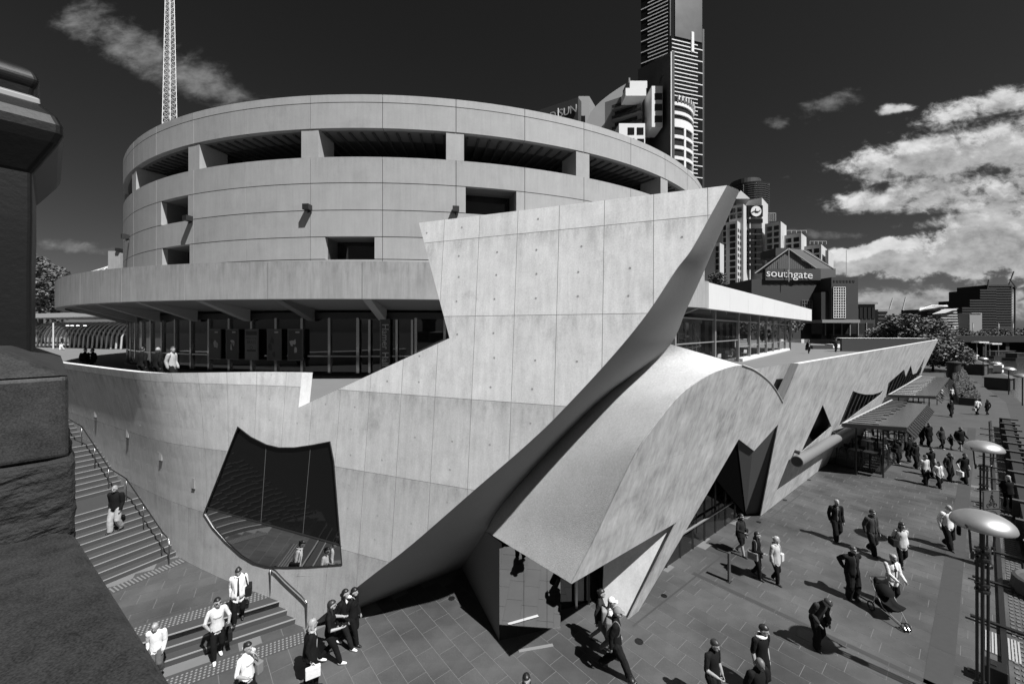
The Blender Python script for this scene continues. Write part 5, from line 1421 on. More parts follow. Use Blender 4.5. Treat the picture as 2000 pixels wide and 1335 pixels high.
MB().lathe([(.001, 0), (.8, 0), (.85, .1), (.8, .55), (.72, .6), (.65, .52), (.001, .5)], n=28).obj('tub', mat('tub_granite', .05, .7, var=.3, scale=6), pl, smooth=False)
bx = thing('meter_box', 'dark service box in the lower right corner of the promenade', 'box', onz(1945, 1335), math.atan2(ED.y, ED.x))
bevel(MB().box((0, 0, .25), (.22, .2, .25)).obj('case', lampk, bx), .02); MB().box((0, .05, .515), (.1, .06, .012)).obj('lid', steel_m(), bx)

# steel pipe on brackets along the facade
PY = thing('steel_pipe', 'thick horizontal steel pipe held off the concrete facade', 'pipe', mapR(0, 0))
pa, pb_ = at(1556, 901, R3(1556, 901).y - 1.5), at(1664, 837, R3(1664, 837).y - 1.5)
o = wobj(MB().tube([pa, pb_], .27, 20), 'pipe', mat('pipe_grey_steel', .2, .45, metal=.3), PY); sharp(o)
o = MB().lathe([(.001, 0), (.23, 0)], (0, 0, 0), 20).obj('end_cap', black_m(), PY)
o.matrix_local = Matrix.Translation(pa - PY.location - (pb_ - pa).normalized() * .005) @ (pa - pb_).to_track_quat('Z', 'Y').to_matrix().to_4x4()
for t in (.04, .62): 
    c = pa.lerp(pb_, t); wobj(MB().tube([c + V((0, 0, .35)), c + V((-.9, 1.1, .5))], .09, 6), 'bracket', dark_metal(), PY)

# restaurant awnings
awm = mat('awning_grey_metal', .03, .22, spec=.6, var=.15, scale=1.5)
def awning(px4, label, n):
    c = [onz(*p, 3.25) for p in px4]; t = thing('awning', label, 'awning', V((c[0].x, c[0].y, 0)))
    wobj(MB().slab([c[0], c[1], c[2], c[3]], .1), 'roof_plate', awm, t)
    for k in range(n):
        f = (k + .5) / n; a, b2 = c[0].lerp(c[3], f), c[1].lerp(c[2], f)
        a2 = a.lerp(b2, .46 + .06 * math.sin(k * 2.1))
        wobj(MB().tube([a + V((0, 0, .06)), a2 + V((0, 0, .05))], .07, 5), 'roof_rib', mat('awning_rib', .05, .4), t)
        e = (c[2] - c[1]).normalized()
        wobj(MB().slab([b2 + e * .28 + V((0, 0, -.05)), b2 - e * .28 + V((0, 0, -.05)), b2 - e * .28 + V((.25, -.3, -.5)), b2 + e * .28 + V((.25, -.3, -.5))], .03), 'edge_louvre', lampk, t)
    wobj(MB().tube([c[0] + V((0, 0, .02)), c[1] + V((0, 0, .02))], .16, 4), 'front_beam', lampk, t)
    wobj(MB().tube([c[0] + V((0, 0, .1)), c[3] + V((0, 0, .1))], .05, 6), 'gutter', mat('gutter_pale', .4, .4), t)
    for f in (.08, .5, .92):
        for u in (.15, .6): p = c[0].lerp(c[3], f).lerp(c[1].lerp(c[2], f), u); wobj(MB().tube([p - V((0, 0, .1)), V((p.x, p.y, 0))], .05, 6), 'post', lampk, t)
awning([(1645, 830), (1769, 838), (1812, 789), (1742, 783)], 'nearer dark metal awning over the restaurant tables', 16)
awning([(1735, 773), (1826, 776), (1855, 737), (1800, 735)], 'farther dark metal awning over the restaurant tables', 14)

# restaurant enclosure: glass screens, tables and chairs
en = thing('glass_enclosure', 'low glass screen round the restaurant tables under the nearer awning', 'screen', onz(1620, 906))
c = [onz(1614, 905), onz(1722, 926), onz(1806, 838)]
for a, b2, n in ((c[0], c[1], 5), (c[1], c[2], 9)):
    for k in range(n):
        p, q_ = a.lerp(b2, k / n), a.lerp(b2, (k + 1) / n); e = (q_ - p).normalized() * .02
        wobj(MB().slab([p + e, q_ - e, q_ - e + V((0, 0, 1.2)), p + e + V((0, 0, 1.2))], .015), 'pane', mat('screen_glass', .03, .04, alpha=.35), en)
        wobj(MB().box(q_ + V((0, 0, .62)), (.03, .03, .62)), 'post', lampk, en)
    wobj(MB().tube([a + V((0, 0, .06)), b2 + V((0, 0, .06))], .07, 5), 'kerb_rail', lampk, en)
rnd = random.Random(11); k = 0
ord_ = ('front left', 'front middle', 'front right', 'second row left', 'second row middle', 'second row right', 'third row left', 'third row middle', 'third row right', 'rear left', 'rear middle', 'rear right')
for i in range(4):
    for j in range(3):
        p = onz(1640 + j * 30 + i * 25, 893 + j * 5 - i * 19); nm = ord_[k]; k += 1
        t = thing('restaurant_table', '%s dark square table inside the glass enclosure' % nm, 'table', p, .7, 'restaurant tables')
        MB().box((0, 0, .73), (.36, .36, .02)).obj('top', mat('table_dark', .06, .4), t); MB().tube([(0, 0, 0), (0, 0, .72)], .035, 6).obj('leg', lampk, t); MB().box((0, 0, .012), (.22, .22, .012)).obj('foot', lampk, t)
        for s in (-1, 1):
            ch = thing('restaurant_chair', '%s side chair at the %s table in the enclosure' % (('left', 'right')[s > 0], nm), 'chair', p + V((s * .6, s * .25, 0)), .4 * s, 'restaurant chairs')
            MB().box((0, 0, .45), (.2, .2, .02)).obj('seat', mat('chair_weave', .05, .6, var=.3, scale=20), ch); MB().box((s * .2, 0, .68), (.015, .2, .2)).obj('backrest', mat('chair_weave'), ch)
            for x in (-.17, .17):
                for y in (-.17, .17): MB().tube([(x, y, 0), (x, y, .45)], .014, 4).obj('leg', steel_m(), ch)
mbd = thing('menu_board', 'pale leaning menu board at the corner of the enclosure', 'board', onz(1741, 896), .6)
M = Matrix.Rotation(R_(-14), 4, 'X')
o = MB().box((0, 0, .75), (.3, .02, .75)).obj('panel', mat('menu_pale', .4, .5), mbd); o.matrix_local = M
for k in range(7): o = MB().box((0, -.024, .3 + k * .16), (.22, .004, .02)).obj('text_line', black_m(), mbd); o.matrix_local = M
for (px, py, w, lab) in ((1660, 828, 9, 'restaurant front'),):
    pass
# planters and dark hedges, advertising pillar, kiosks
hg = thing('hedge_planter', 'long dark planter hedge along the quay side in the distance', 'planter', onz(1880, 762))
a, b2 = onz(1894, 792), onz(1868, 728); e = (b2 - a).normalized(); s = V((-e.y, e.x, 0)) * .9
wobj(MB().prism([(a - s).xy, (b2 - s).xy, (b2 + s).xy, (a + s).xy], 0, .9), 'trough', lampk, hg)
q = MB(); rr2 = random.Random(5)
for _ in range(3500):
    p = a.lerp(b2, rr2.random()) + s * rr2.uniform(-.95, .95) + V((0, 0, .9 + rr2.random() * .6)); x = V((rr2.gauss(0, 1), rr2.gauss(0, 1), rr2.gauss(0, 1))).normalized() * .12; y = x.orthogonal().normalized() * .06
    q.add([p - x, p + y, p + x, p - y], [(0, 1, 2, 3)])
stuff(wobj(q, 'foliage', mat('far_leaf_grey', .04, .7, var=.6, scale=.4), hg))
ap = thing('advertising_pillar', 'tall dark cylindrical pillar standing on the far promenade', 'pillar', onz(1863, 741))
MB().lathe([(.001, 0), (1.0, 0), (1.0, .2), (.9, .22), (.9, 3.0), (1.05, 3.05), (1.05, 3.2), (.6, 3.4), (.001, 3.45)], n=24).obj('drum', mat('pillar_dark', .025, .5), ap)
for i, (px, py, w, h, lab) in enumerate(((1950, 760, 2.7, 2.1, 'nearer dark boarded kiosk with a low pitched roof on the wharf'), (1905, 731, 3.0, 2.5, 'farther dark boarded kiosk on the wharf'))):
    c = onz(px, py, -1.0); k_ = thing('kiosk', lab, 'kiosk', c, .5, 'wharf kiosks')
    MB().box((0, 0, h / 2), (w / 2, w / 2, h / 2)).obj('wall', mat('kiosk_board', .05, .7), k_)
    for j in range(8): MB().box((0, -w / 2 - .02, .2 + j * .28), (w / 2 - .15, .02, .11)).obj('board', mat('kiosk_plank', .075, .7, var=.1), k_)
    r = w / 2 + .35; MB().add([(-r, -r, h), (r, -r, h), (r, r, h), (-r, r, h), (0, 0, h + 1.0)], [(0, 1, 4), (1, 2, 4), (2, 3, 4), (3, 0, 4), (3, 2, 1, 0)]).obj('roof', mat('kiosk_roof', .07, .6), k_)
    for s in (-1, 1): MB().box((s * (w / 2 + .05), -w / 2 - .05, h / 2), (.12, .12, h / 2)).obj('corner_post', lampk, k_)
    MB().box((0, 0, h + 1.5), (.5, .5, .6) if i == 0 else (.25, .25, .5)).obj('lantern', white_m(), k_)
# boats
bm_ = mat('boat_dark', .015, .5)
for i, (px, py, L, lab) in enumerate(((1925, 739, 16, 'long dark covered ferry moored by the wharf'), (1955, 698, 22, 'dark low boat lying farther out on the river'), (1985, 703, 12, 'dark small craft behind the river boat'))):
    c = onz(px, py, -2.6); t = thing('river_boat', lab, 'boat', c, .35, 'boats on the river')
    hull = [(-L / 2, -1.8), (L / 2 - 3, -1.8), (L / 2, 0), (L / 2 - 3, 1.8), (-L / 2, 1.8)]
    MB().prism(hull, -.3, 1.0).obj('hull', bm_, t); MB().box((-1, 0, 1.9), (L / 2 - 3, 1.5, .9)).obj('cabin', mat('boat_cabin', .025, .3), t)
    MB().box((-1, 0, 2.86), (L / 2 - 2.4, 1.8, .06)).obj('cabin_roof', mat('boat_roof', .07 if i else .05, .5), t)
    for k in range(6): MB().box((-L / 2 + 4 + k * (L - 8) / 5.5, -1.52, 2.0), (.55, .02, .4)).obj('window', win_d, t)
for i, (px, py) in enumerate(((1923, 668), (1948, 671))):
    c = thing('white_awning', '%s long white awning roof across the river' % ('left', 'right')[i], 'awning', onz(px, 700, -1.2))
    wobj(MB().b2(Xp(px - 10, 165), Xp(px + 9, 165), 165, 168, Zp(py + 1.5, 165), Zp(py - 1, 165)), 'roof', white_f, c)
    for s in (-9, 8): wobj(MB().b2(Xp(px + s, 165), Xp(px + s + .6, 165), 166, 166.3, -2.6, Zp(py + 1, 165)), 'post', wall_g, c)
# ------------------------------------------------------------------ foreground: the bridge parapet and the foot of its lamp standard
gran = mat('dark_granite', .019, .6, var=1.1, scale=11, fine=1.7, bump=.12, bscale=60, sub=0)
granr = mat('rock_faced_granite', .013, .8, var=.4, scale=18, fine=.6, bump=1.0, bscale=28, sub=0)
iron = mat('painted_iron', .006, .5, spec=.2, bump=.12, bscale=25, var=.2, scale=5)
BP = thing('bridge_parapet', 'dark granite coping and pier of the bridge filling the lower left corner', 'parapet', (-2.6, 1.2, 8.2))
def bobj(mb, name, m, **k):
    o = mb.obj(name, m, BP, **k); o.location = -BP.location; return o
zc = 8.2
BU = V((-.76, .65)); BV = V((-.65, -.76))
e0, e1 = onz(147, 1030, zc), onz(352, 1338, zc); e2 = e1 + (e1 - e0) * 1.6
cop = [e0, e1, e2, e2 + V((-4, -2, 0)), e0 + V((-3.0, -2.0, 0))]
def rough(o, amp, sc_, lv=4):
    m = o.modifiers.new('sub', 'SUBSURF'); m.subdivision_type = 'SIMPLE'; m.levels = m.render_levels = lv
    t = bpy.data.textures.new('grain', 'CLOUDS'); t.noise_scale = sc_; t.noise_depth = 3
    d = o.modifiers.new('d', 'DISPLACE'); d.texture = t; d.strength = amp; d.mid_level = .5
    return o
o = bobj(MB().prism([p.xy for p in cop], zc - .45, zc), 'coping', gran); bevel(o, .05, 4)
def pier(px, z0, z1, m, name, bw):
    A = V((Xp(px, 1.83), 1.83)); q = [A, A + BU * 2.2, A + BU * 2.2 + BV * 2, A + BV * 2]
    o = bobj(MB().prism(q, z0, z1), name, m); bevel(o, bw, 3); return o
r = pier(147, zc - .2, Zp(893, 1.83), granr, 'rough_course', .025); rough(r, .03, .05, 5)
s_ = pier(134, Zp(893, 1.83) + .002, Zp(733, 1.83), gran, 'die', .02)
A = V((Xp(133, 1.83), 1.83)); zt = Zp(733, 1.83)
lo_p = [A, A + BU * 2.2, A + BU * 2.2 + BV * 2, A + BV * 2]; ins = BU * .2 + BV * .2
hi_p = [A + ins, A + BU * 2.0 + BV * .2, A + BU * 2.0 + BV * 1.8, A + BU * .2 + BV * 1.8]
q = MB(); q.add([(p.x, p.y, zt + .002) for p in lo_p] + [(p.x, p.y, zt + .12) for p in hi_p], [(0, 1, 5, 4), (1, 2, 6, 5), (2, 3, 7, 6), (3, 0, 4, 7), (4, 5, 6, 7)])
bevel(bobj(q, 'weathered_top', gran), .02, 2)
LC = (-3.62, 2.35)
LS = thing('lamp_standard', 'black cast iron base of the bridge lamp cut off by the left edge', 'lamp', (LC[0], LC[1], zt + .12))
def sq(prof, oct_=False):
    vs = []; fs = []; dirs = [(-BU - BV), (BU - BV), (BU + BV), (-BU + BV)]; n = 4
    if oct_: dirs = [(-BU - BV * .45), (-BU * .45 - BV), (BU * .45 - BV), (BU - BV * .45), (BU + BV * .45), (BU * .45 + BV), (-BU * .45 + BV), (-BU + BV * .45)]; n = 8
    for r_, z in prof:
        for d in dirs: vs.append((LC[0] + d.x * r_, LC[1] + d.y * r_, z))
    for i in range(len(prof) - 1):
        for k in range(n): fs.append((i * n + k, i * n + (k + 1) % n, (i + 1) * n + (k + 1) % n, (i + 1) * n + k))
    return MB().add(vs, fs)
def lobj(mb, name, bw=.02, m=None):
    o = mb.obj(name, m or iron, LS, fix=True); o.location = -LS.location; bevel(o, bw, 3, 25); return o
Yr = 2.41
def rz_(px): return (Xp(px, Yr) - LC[0]) / 1.41
def zz_(py): return Zp(py, Yr)
lobj(sq([(rz_(47), zz_(690)), (rz_(50), zz_(640)), (rz_(54), zz_(600)), (rz_(52), zz_(570)), (rz_(40), zz_(548)), (rz_(10), zz_(545))], True), 'foot_moulding')
lobj(sq([(rz_(64), zz_(700)), (rz_(64), zz_(520)), (rz_(66), zz_(430)), (rz_(65), zz_(300))]), 'shaft')
lobj(sq([(rz_(60), zz_(345)), (rz_(70), zz_(335)), (rz_(112), zz_(280)), (rz_(122), zz_(262)), (rz_(122), zz_(246)), (rz_(112), zz_(228)), (rz_(88), zz_(208)), (rz_(78), zz_(203))]), 'cornice', .03)
lobj(sq([(rz_(80), zz_(204)), (rz_(79), zz_(194)), (rz_(60), zz_(186))]), 'highlight_band', .005, mat('highlight_iron', .16, .5))  # sunlit highlight painted as a paler ring of iron
lobj(sq([(rz_(66), zz_(196)), (rz_(70), zz_(175)), (rz_(78), zz_(166)), (rz_(78), zz_(152)), (rz_(66), zz_(138)), (rz_(30), zz_(126)), (rz_(-30), zz_(110)), (rz_(-60), zz_(100))]), 'cap', .02)
# ------------------------------------------------------------------ people
import numpy as np
skinm = mat('skin_grey', .27, .5, var=.05); skind = mat('skin_grey_dark', .12, .5, var=.05); hairs = {}
def cloth(g):
    g = g * .5 if g < .1 else g
    return mat('cloth_%03d' % int(g * 1000), g, .85, spec=.15, var=.18, scale=9, fine=.1, bump=.4, bscale=35, sub=0)
def hairm(g): return mat('hair_%03d' % int(g * 1000), g, .45, var=.3, scale=30, fine=.2, sub=0)
shoe_b = mat('shoe_black', .015, .4)
def etube(mb, path, rx, ry, xd=(1, 0, 0), n=10):
    path = [V(p) for p in path]; m = len(path); xd = V(xd); vs = []; fs = []
    def ring(p, t, a, b):
        x = (xd - t * xd.dot(t)); x = x.normalized() if x.length > 1e-4 else t.orthogonal().normalized(); y = t.cross(x)
        return [p + x * (a * math.cos(2 * math.pi * k / n)) + y * (b * math.sin(2 * math.pi * k / n)) for k in range(n)]
    T = [(path[min(i + 1, m - 1)] - path[max(i - 1, 0)]).normalized() for i in range(m)]
    rings = []
    for e, sgn in ((0, -1),):
        for c, s in ((.95, .35), (.7, .75)): rings.append(ring(path[0] - T[0] * (min(rx[0], ry[0]) * c), T[0], rx[0] * s if s > .4 else rx[0] * .35, ry[0] * s if s > .4 else ry[0] * .35))
    for i in range(m): rings.append(ring(path[i], T[i], rx[i], ry[i]))
    for c, s in ((.7, .75), (.95, .35)): rings.append(ring(path[-1] + T[-1] * (min(rx[-1], ry[-1]) * c), T[-1], rx[-1] * s, ry[-1] * s))
    for r in rings: vs += r
    for i in range(len(rings) - 1):
        for k in range(n): fs.append((i * n + k, i * n + (k + 1) % n, (i + 1) * n + (k + 1) % n, (i + 1) * n + k))
    fs.append(tuple(range(n - 1, -1, -1))); fs.append(tuple((len(rings) - 1) * n + k for k in range(n)))
    mb.add(vs, fs)
def ik(a, b, l1, l2, bend):
    a, b = V(a), V(b); d = b - a; L = min(d.length, (l1 + l2) * .999); u = d.normalized()
    x = (l1 * l1 - l2 * l2 + L * L) / (2 * L); h = math.sqrt(max(0, l1 * l1 - x * x)); n = V(bend); n = (n - u * n.dot(u)).normalized()
    return a + u * x + n * h
def ell(mb, c, r, M=None, n=12):
    vs = []; fs = []
    for i in range(1, 8):
        p = math.pi * i / 8
        for k in range(n):
            t = 2 * math.pi * k / n; q = V((r[0] * math.sin(p) * math.cos(t), r[1] * math.sin(p) * math.sin(t), r[2] * math.cos(p))); vs.append(V(c) + (M @ q if M else q))
    top = V((0, 0, r[2])); vs += [V(c) + (M @ top if M else top), V(c) - (M @ top if M else top)]
    for i in range(6):
        for k in range(n): fs.append((i * n + k, (i + 1) * n + k, (i + 1) * n + (k + 1) % n, i * n + (k + 1) % n))
    for k in range(n): fs.append((k, (k + 1) % n, 7 * n)); fs.append((6 * n + (k + 1) % n, 6 * n + k, 7 * n + 1))
    mb.add(vs, fs)
PN = [0]
def person(label, loc, face, H=1.72, w=.6, top=.02, leg=.02, shoe=.02, hair=.02, skin=skinm, arms=('swing', 'swing'), build=1.0, sleeve='long', coat=0.0, hairstyle='short', lean=0.0, yaw=0.0, pitch=0.0, glasses=False, bag=None, shorts=False, extra=None, sit=False, lod=0, group='people on the promenade', inner=None, bend=0.0, scarf=None, hat=None, fem=False):
    """face: heading in degrees, 0 = towards +Y (away from the camera), 180 = towards the camera, 90 = to the right of the picture"""
    PN[0] += 1
    rnd = random.Random(PN[0] * 17)
    P = thing('person', label, 'person', loc, -R_(face), group)
    prim = []                                           # (segment a, b, radius, region)
    mb = MB(); S = H
    def T(p): return V(p) * S
    def tube_(pts, rx, ry, reg, xd=(1, 0, 0)):
        pts = [T(p) for p in pts]; etube(mb, pts, [r * S for r in rx], [r * S for r in ry], xd)
        for a, b, r1, r2 in zip(pts, pts[1:], rx, rx[1:]): prim.append((a, b, (r1 + r2) / 2 * S, reg))
    B = build; st = .42 * w * .5
    hip = .52
    # legs
    feet = []
    for s, ph in ((1, 1), (-1, -1)):
        fy = st * ph; lift = .0 if ph > 0 else .075 * min(1, abs(w)) * (1 if abs(w) > .2 else 0)
        ank = V((s * .052 * (1.25 if w == 0 else 1), fy, .048 + lift)); hp = V((s * .052, 0, hip - .03 - .012 * abs(w)))
        if sit: ank = V((s * .06, .2, .05)); hp = V((s * .055, 0, .28))
        kn = ik(hp, ank, .228, .222, (s * .15, 1, .15 if not sit else .9))
        bl = skin if False else 0
        rl = (.067 * B, .054 * B, .042) if not fem else (.058 * B, .041 * B, .029)
        if shorts: rl = (.062 * B, .034, .023)
        loose = 1.0 + (.12 if not fem else .02)
        tube_([hp, hp.lerp(kn, .5), kn, kn.lerp(ank, .45), ank], [rl[0], rl[0] * .88, rl[1], rl[1] * .95 * loose, rl[2] * loose * 1.05], [rl[0] * 1.1, rl[0] * .95, rl[1], rl[1] * .98, rl[2] * loose * 1.1], 'leg' if not shorts else 'shin')
        if shorts: prim.append((T(hp), T(hp.lerp(kn, .8)), .075 * S, 'leg'))
        tilt = lift * 1.1
        tube_([ank + V((0, -.018, -.02)), ank + V((0, .035, -.025 - tilt * .35)), ank + V((s * .008, .085, -.033 - tilt * .55 if lift else -.033))], [.024, .027, .02], [.024, .02, .014], 'shoe')
        feet.append(ank)
    pz = hip if not sit else .29
    L = R_(lean); Bd = R_(bend)
    def tor(x, y, z):                                   # torso space: bend at the hips
        p = V((x, y, z - hip)); c, s_ = math.cos(L + Bd), math.sin(L + Bd); return V((p.x, p.y * c + p.z * s_, p.z * c - p.y * s_ + pz))
    c_ = coat
    wst = .068 if fem else .076
    tube_([tor(0, 0, .50 - .05 * (c_ > 0)), tor(0, 0, .55), tor(0, 0, .62), tor(0, .004, .70), tor(0, .002, .77), tor(0, -.004, .815)],
          [.083 * B + c_, .088 * B + c_, wst * B + c_, .085 * B + c_ * .8, .094 * B + c_ * .5, .07 * B], [.06 * B + c_, .066 * B + c_, .056 * B + c_, .062 * B + c_ * .6, .058 * B + c_ * .4, .042], 'top')
    if fem: tube_([tor(-.03, .05, .715), tor(.03, .05, .715)], [.034, .034], [.03, .03], 'top', (0, 0, 1))
    prim.append((T(tor(-.04, 0, .5)), T(tor(.04, 0, .5)), .075 * S, 'leg' if not c_ else 'top'))
    tube_([tor(-.088 * B, -.004, .797), tor(.088 * B, -.004, .797)], [.034 * B, .034 * B], [.034, .034], 'top', (0, 0, 1))
    # neck and head
    nb, nt = tor(0, -.004, .82), tor(0, .012, .875)
    Rh = Matrix.Rotation(-R_(yaw), 3, 'Z') @ Matrix.Rotation(-R_(pitch) - (L + Bd) * .8, 3, 'X')
    tube_([nb, nt], [.032, .03], [.032, .032], 'skin')
    hc = nt + Rh @ V((0, .012, .052))
    def hd(p): return (hc + Rh @ V(p)) * S
    M3 = Rh
    ell(mb, hd((0, -.002, .01)), [.048 * S, .060 * S, .064 * S], M3); prim.append((hd((0, 0, -.02)), hd((0, 0, .03)), .05 * S, 'skin'))
    ell(mb, hd((0, .02, -.03)), [.036 * S, .039 * S, .039 * S], M3); ell(mb, hd((0, .062, -.006)), [.009 * S, .014 * S, .014 * S], M3)
    for s in (-1, 1): ell(mb, hd((s * .05, -.002, -.004)), [.006 * S, .012 * S, .018 * S], M3, 8)
    # arms
    hands = []
    for s, mode in ((1, arms[0]), (-1, arms[1])):
        ab = 1.0 if not fem else .84
        sh = tor(s * (.114 if not fem else .104) * B, -.004, .795); swing = -.5 * w * s
        if mode == 'swing': wr = sh + V((s * .012, .15 * swing * 1.2 + .02, -.305))
        elif mode == 'hang': wr = sh + V((s * .012, .015, -.31))
        elif mode == 'pocket': wr = sh + V((s * .0, .035, -.26))
        elif mode == 'fold': wr = tor(-s * .02, .115, .66)
        elif mode == 'hold': wr = sh + V((s * .03, .17, -.16))
        elif mode == 'push': wr = sh + V((-s * .03, .2, -.21))
        elif mode == 'face': wr = hc + V((s * .02, .075, -.07))
        elif mode == 'back': wr = sh + V((-s * .04, -.08, -.24))
        elif mode == 'out': wr = sh + V((s * .12, .06, -.25))
        else: wr = sh + V(mode)
        el = ik(sh, wr, .168, .15, (s * .28, -1, -.1))
        k = (.009 if not fem else .006) if sleeve == 'long' else .002
        regu = 'top' if sleeve != 'none' else 'skin'; regf = 'top' if sleeve == 'long' else 'skin'
        tube_([sh, sh.lerp(el, .5), el], [.036 * ab + k, .034 * ab + k, .028 * ab + k], [.037 * ab + k, .035 * ab + k, .029 * ab + k], regu)
        if sleeve == 'short': prim.append((T(sh.lerp(el, .8)), T(el), .024 * S, 'skin'))
        tube_([el, el.lerp(wr, .5), wr], [.027 * ab + k, .025 * ab + k, .018 + k], [.024 + k, .023 + k, .018 + k], regf)
        d = (wr - el).normalized(); pe = wr + d * .045
        side = V((1, 0, 0)); fwd = V((0, 1, 0)); xn = (fwd - d * fwd.dot(d)); xn = xn.normalized() if xn.length > .1 else V((0, 0, 1))
        tube_([wr, pe], [.017, .019], [.011, .010], 'hand', xn)
        if lod == 0:
            fn = d.cross(xn).normalized() * (-s)
            for f, (off, ln) in enumerate(((-.0145, .040), (-.005, .047), (.0045, .045), (.0135, .036))):
                b0 = pe + xn * off; cu = fn * .25
                p1 = b0 + (d + cu * .6).normalized() * ln * .5; p2 = p1 + (d + cu * 2.0).normalized() * ln * .5
                mbf = [T(b0 - d * .01), T(p1), T(p2)]; hands.append((mbf, .0052 * S))
            th0 = wr + d * .014 - xn * .014; th1 = th0 + (d * .6 - xn * .75 + fn * .3).normalized() * .024; th2 = th1 + (d * .9 - xn * .2 + fn * .4).normalized() * .02
            hands.append(([T(th0), T(th1), T(th2)], .0062 * S))
    # one continuous surface
    me = mb.mesh('tmp'); ob = bpy.data.objects.new('tmp', me); COL.objects.link(ob)
    rm_ = ob.modifiers.new('r', 'REMESH'); rm_.mode = 'VOXEL'; rm_.voxel_size = (.014, .019, .028)[lod] * S / 1.7; rm_.use_smooth_shade = True
    sm = ob.modifiers.new('s', 'SMOOTH'); sm.factor = .5; sm.iterations = 3
    dg = bpy.context.evaluated_depsgraph_get(); me2 = bpy.data.meshes.new_from_object(ob.evaluated_get(dg))
    bpy.data.objects.remove(ob); bpy.data.meshes.remove(me)
    regs = ['skin', 'top', 'leg', 'shoe', 'hand', 'shin', 'inner', 'eye']
    mats = [skin, cloth(top), cloth(leg), cloth(shoe) if shoe > .1 else shoe_b, skin, skin, cloth(inner if inner is not None else top), black_m()]
    me2.materials.clear()
    for m_ in mats: me2.materials.append(m_)
    nv = len(me2.vertices); arr = np.empty(nv * 3, 'f'); me2.vertices.foreach_get('co', arr); arr = arr.reshape(-1, 3)
    best = np.full(nv, 9e9); gi = np.zeros(nv, int)
    for j, (a, b, r, g) in enumerate(prim):
        a_, d_ = np.array(a), np.array(b - a); l2 = max(1e-9, float(d_ @ d_)); t = np.clip(((arr - a_) @ d_) / l2, 0, 1)
        q = np.linalg.norm(arr - (a_ + t[:, None] * d_), axis=1) / r; m_ = q < best; best[m_] = q[m_]; gi[m_] = j
    vr = [prim[j][3] for j in gi]
    cos = [v.co.copy() for v in me2.vertices]
    amp = .009 * S / 1.7
    nrm = [v.normal.copy() for v in me2.vertices]
    for i, v in enumerate(me2.vertices):
        g = vr[i]
        if g in ('top', 'leg') and lod < 2:
            q = cos[i]; f = noise.noise(V((q.x * 9, q.y * 9, q.z * 5.5)) + V((PN[0] * 3.1, 0, 0))) + .6 * noise.noise(V((q.x * 22, q.y * 22, q.z * 14)))
            v.co = q + nrm[i] * amp * (f + .35)
    idx = []
    inv = Rh.transposed()
    for pl_ in me2.polygons:
        g = vr[pl_.vertices[0]]
        c = pl_.center
        if g == 'skin' and lod < 2:
            h = inv @ (c / S - hc)
            if h.y > .04 and abs(abs(h.x) - .018) < .008 and abs(h.z - .006) < .005: g = 'eye'
        if inner is not None and g == 'top':
            cc = c / S
            if cc.y > .015 and abs(cc.x) < .03 and cc.z > .5: g = 'inner'
        idx.append(regs.index(g))
    me2.polygons.foreach_set('material_index', idx); me2.polygons.foreach_set('use_smooth', [True] * len(idx))
    if hands:
        bm = bmesh.new(); bm.from_mesh(me2)
        for path, r in hands:
            t_ = MB().tube(path, [r, r * .95, r * .7], 6); k0 = [bm.verts.new(v) for v in t_.v]
            for f in t_.f:
                nf = bm.faces.new([k0[i] for i in f]); nf.material_index = 4; nf.smooth = True
        bm.to_mesh(me2); bm.free()
    me2.name = 'body'
    body = bpy.data.objects.new('body', me2); COL.objects.link(body); body.parent = P
    # hair
    if hairstyle != 'bald':
        hm = MB(); rws = []; nn = 18; big = 1.0 + (.2 if hairstyle in ('curly',) else .05 if hairstyle == 'crop' else .12)
        for i in range(10):
            p = math.pi * (i + .35) / 10; row = []
            for k in range(nn + 1):
                t = 2 * math.pi * k / nn
                x, y, z = math.sin(p) * math.cos(t), math.sin(p) * math.sin(t), math.cos(p)
                f = big + (.14 if hairstyle == 'curly' else .07) * noise.noise(V((x, y, z)) * (6 if hairstyle == 'curly' else 4) + V((PN[0], 0, 0)))
                facez = y > .25 and z < .5 - .25 * (1 - y); low = z < -.25 and hairstyle in ('short', 'crop') ; front = facez or low or (y > -.1 and z < -.1 and hairstyle != 'long')
                if front: f = .8
                row.append(hd((.048 * x * f, -.002 + .060 * y * f, .01 + .064 * z * f)))
            rws.append(row)
        hm.grid(rws, flip=True)
        if hairstyle in ('long', 'curly'):
            ln = .14 if hairstyle == 'long' else .09
            etube(hm, [hd((0, -.03, .0)), hd((0, -.042, -.045)), hd((0, -.046, -.06 - ln * .6)), hd((0, -.04, -.06 - ln))], [.046 * S, .048 * S, .05 * S, .03 * S], [.024 * S, .026 * S, .022 * S, .01 * S])
            for s in (-1, 1): etube(hm, [hd((s * .036, -.005, .01)), hd((s * .041, -.004, -.04)), hd((s * .044, .008, -.08)), hd((s * .04, .018, -.06 - ln))], [.012 * S, .014 * S, .015 * S, .008 * S], [.026 * S, .026 * S, .02 * S, .01 * S])
        if hairstyle == 'bun': ell(hm, hd((0, -.06, .03)), [.022 * S] * 3)
        hm.obj('hair', hairm(hair), P, smooth=True)
    else:
        hm = MB()
        etube(hm, [hd((-.041, .0, -.005)), hd((-.03, -.04, -.008)), hd((0, -.053, -.01)), hd((.03, -.04, -.008)), hd((.041, .0, -.005))], [.006 * S] * 5, [.016 * S] * 5, (0, 0, 1)); hm.obj('hair', hairm(hair), P, smooth=True)
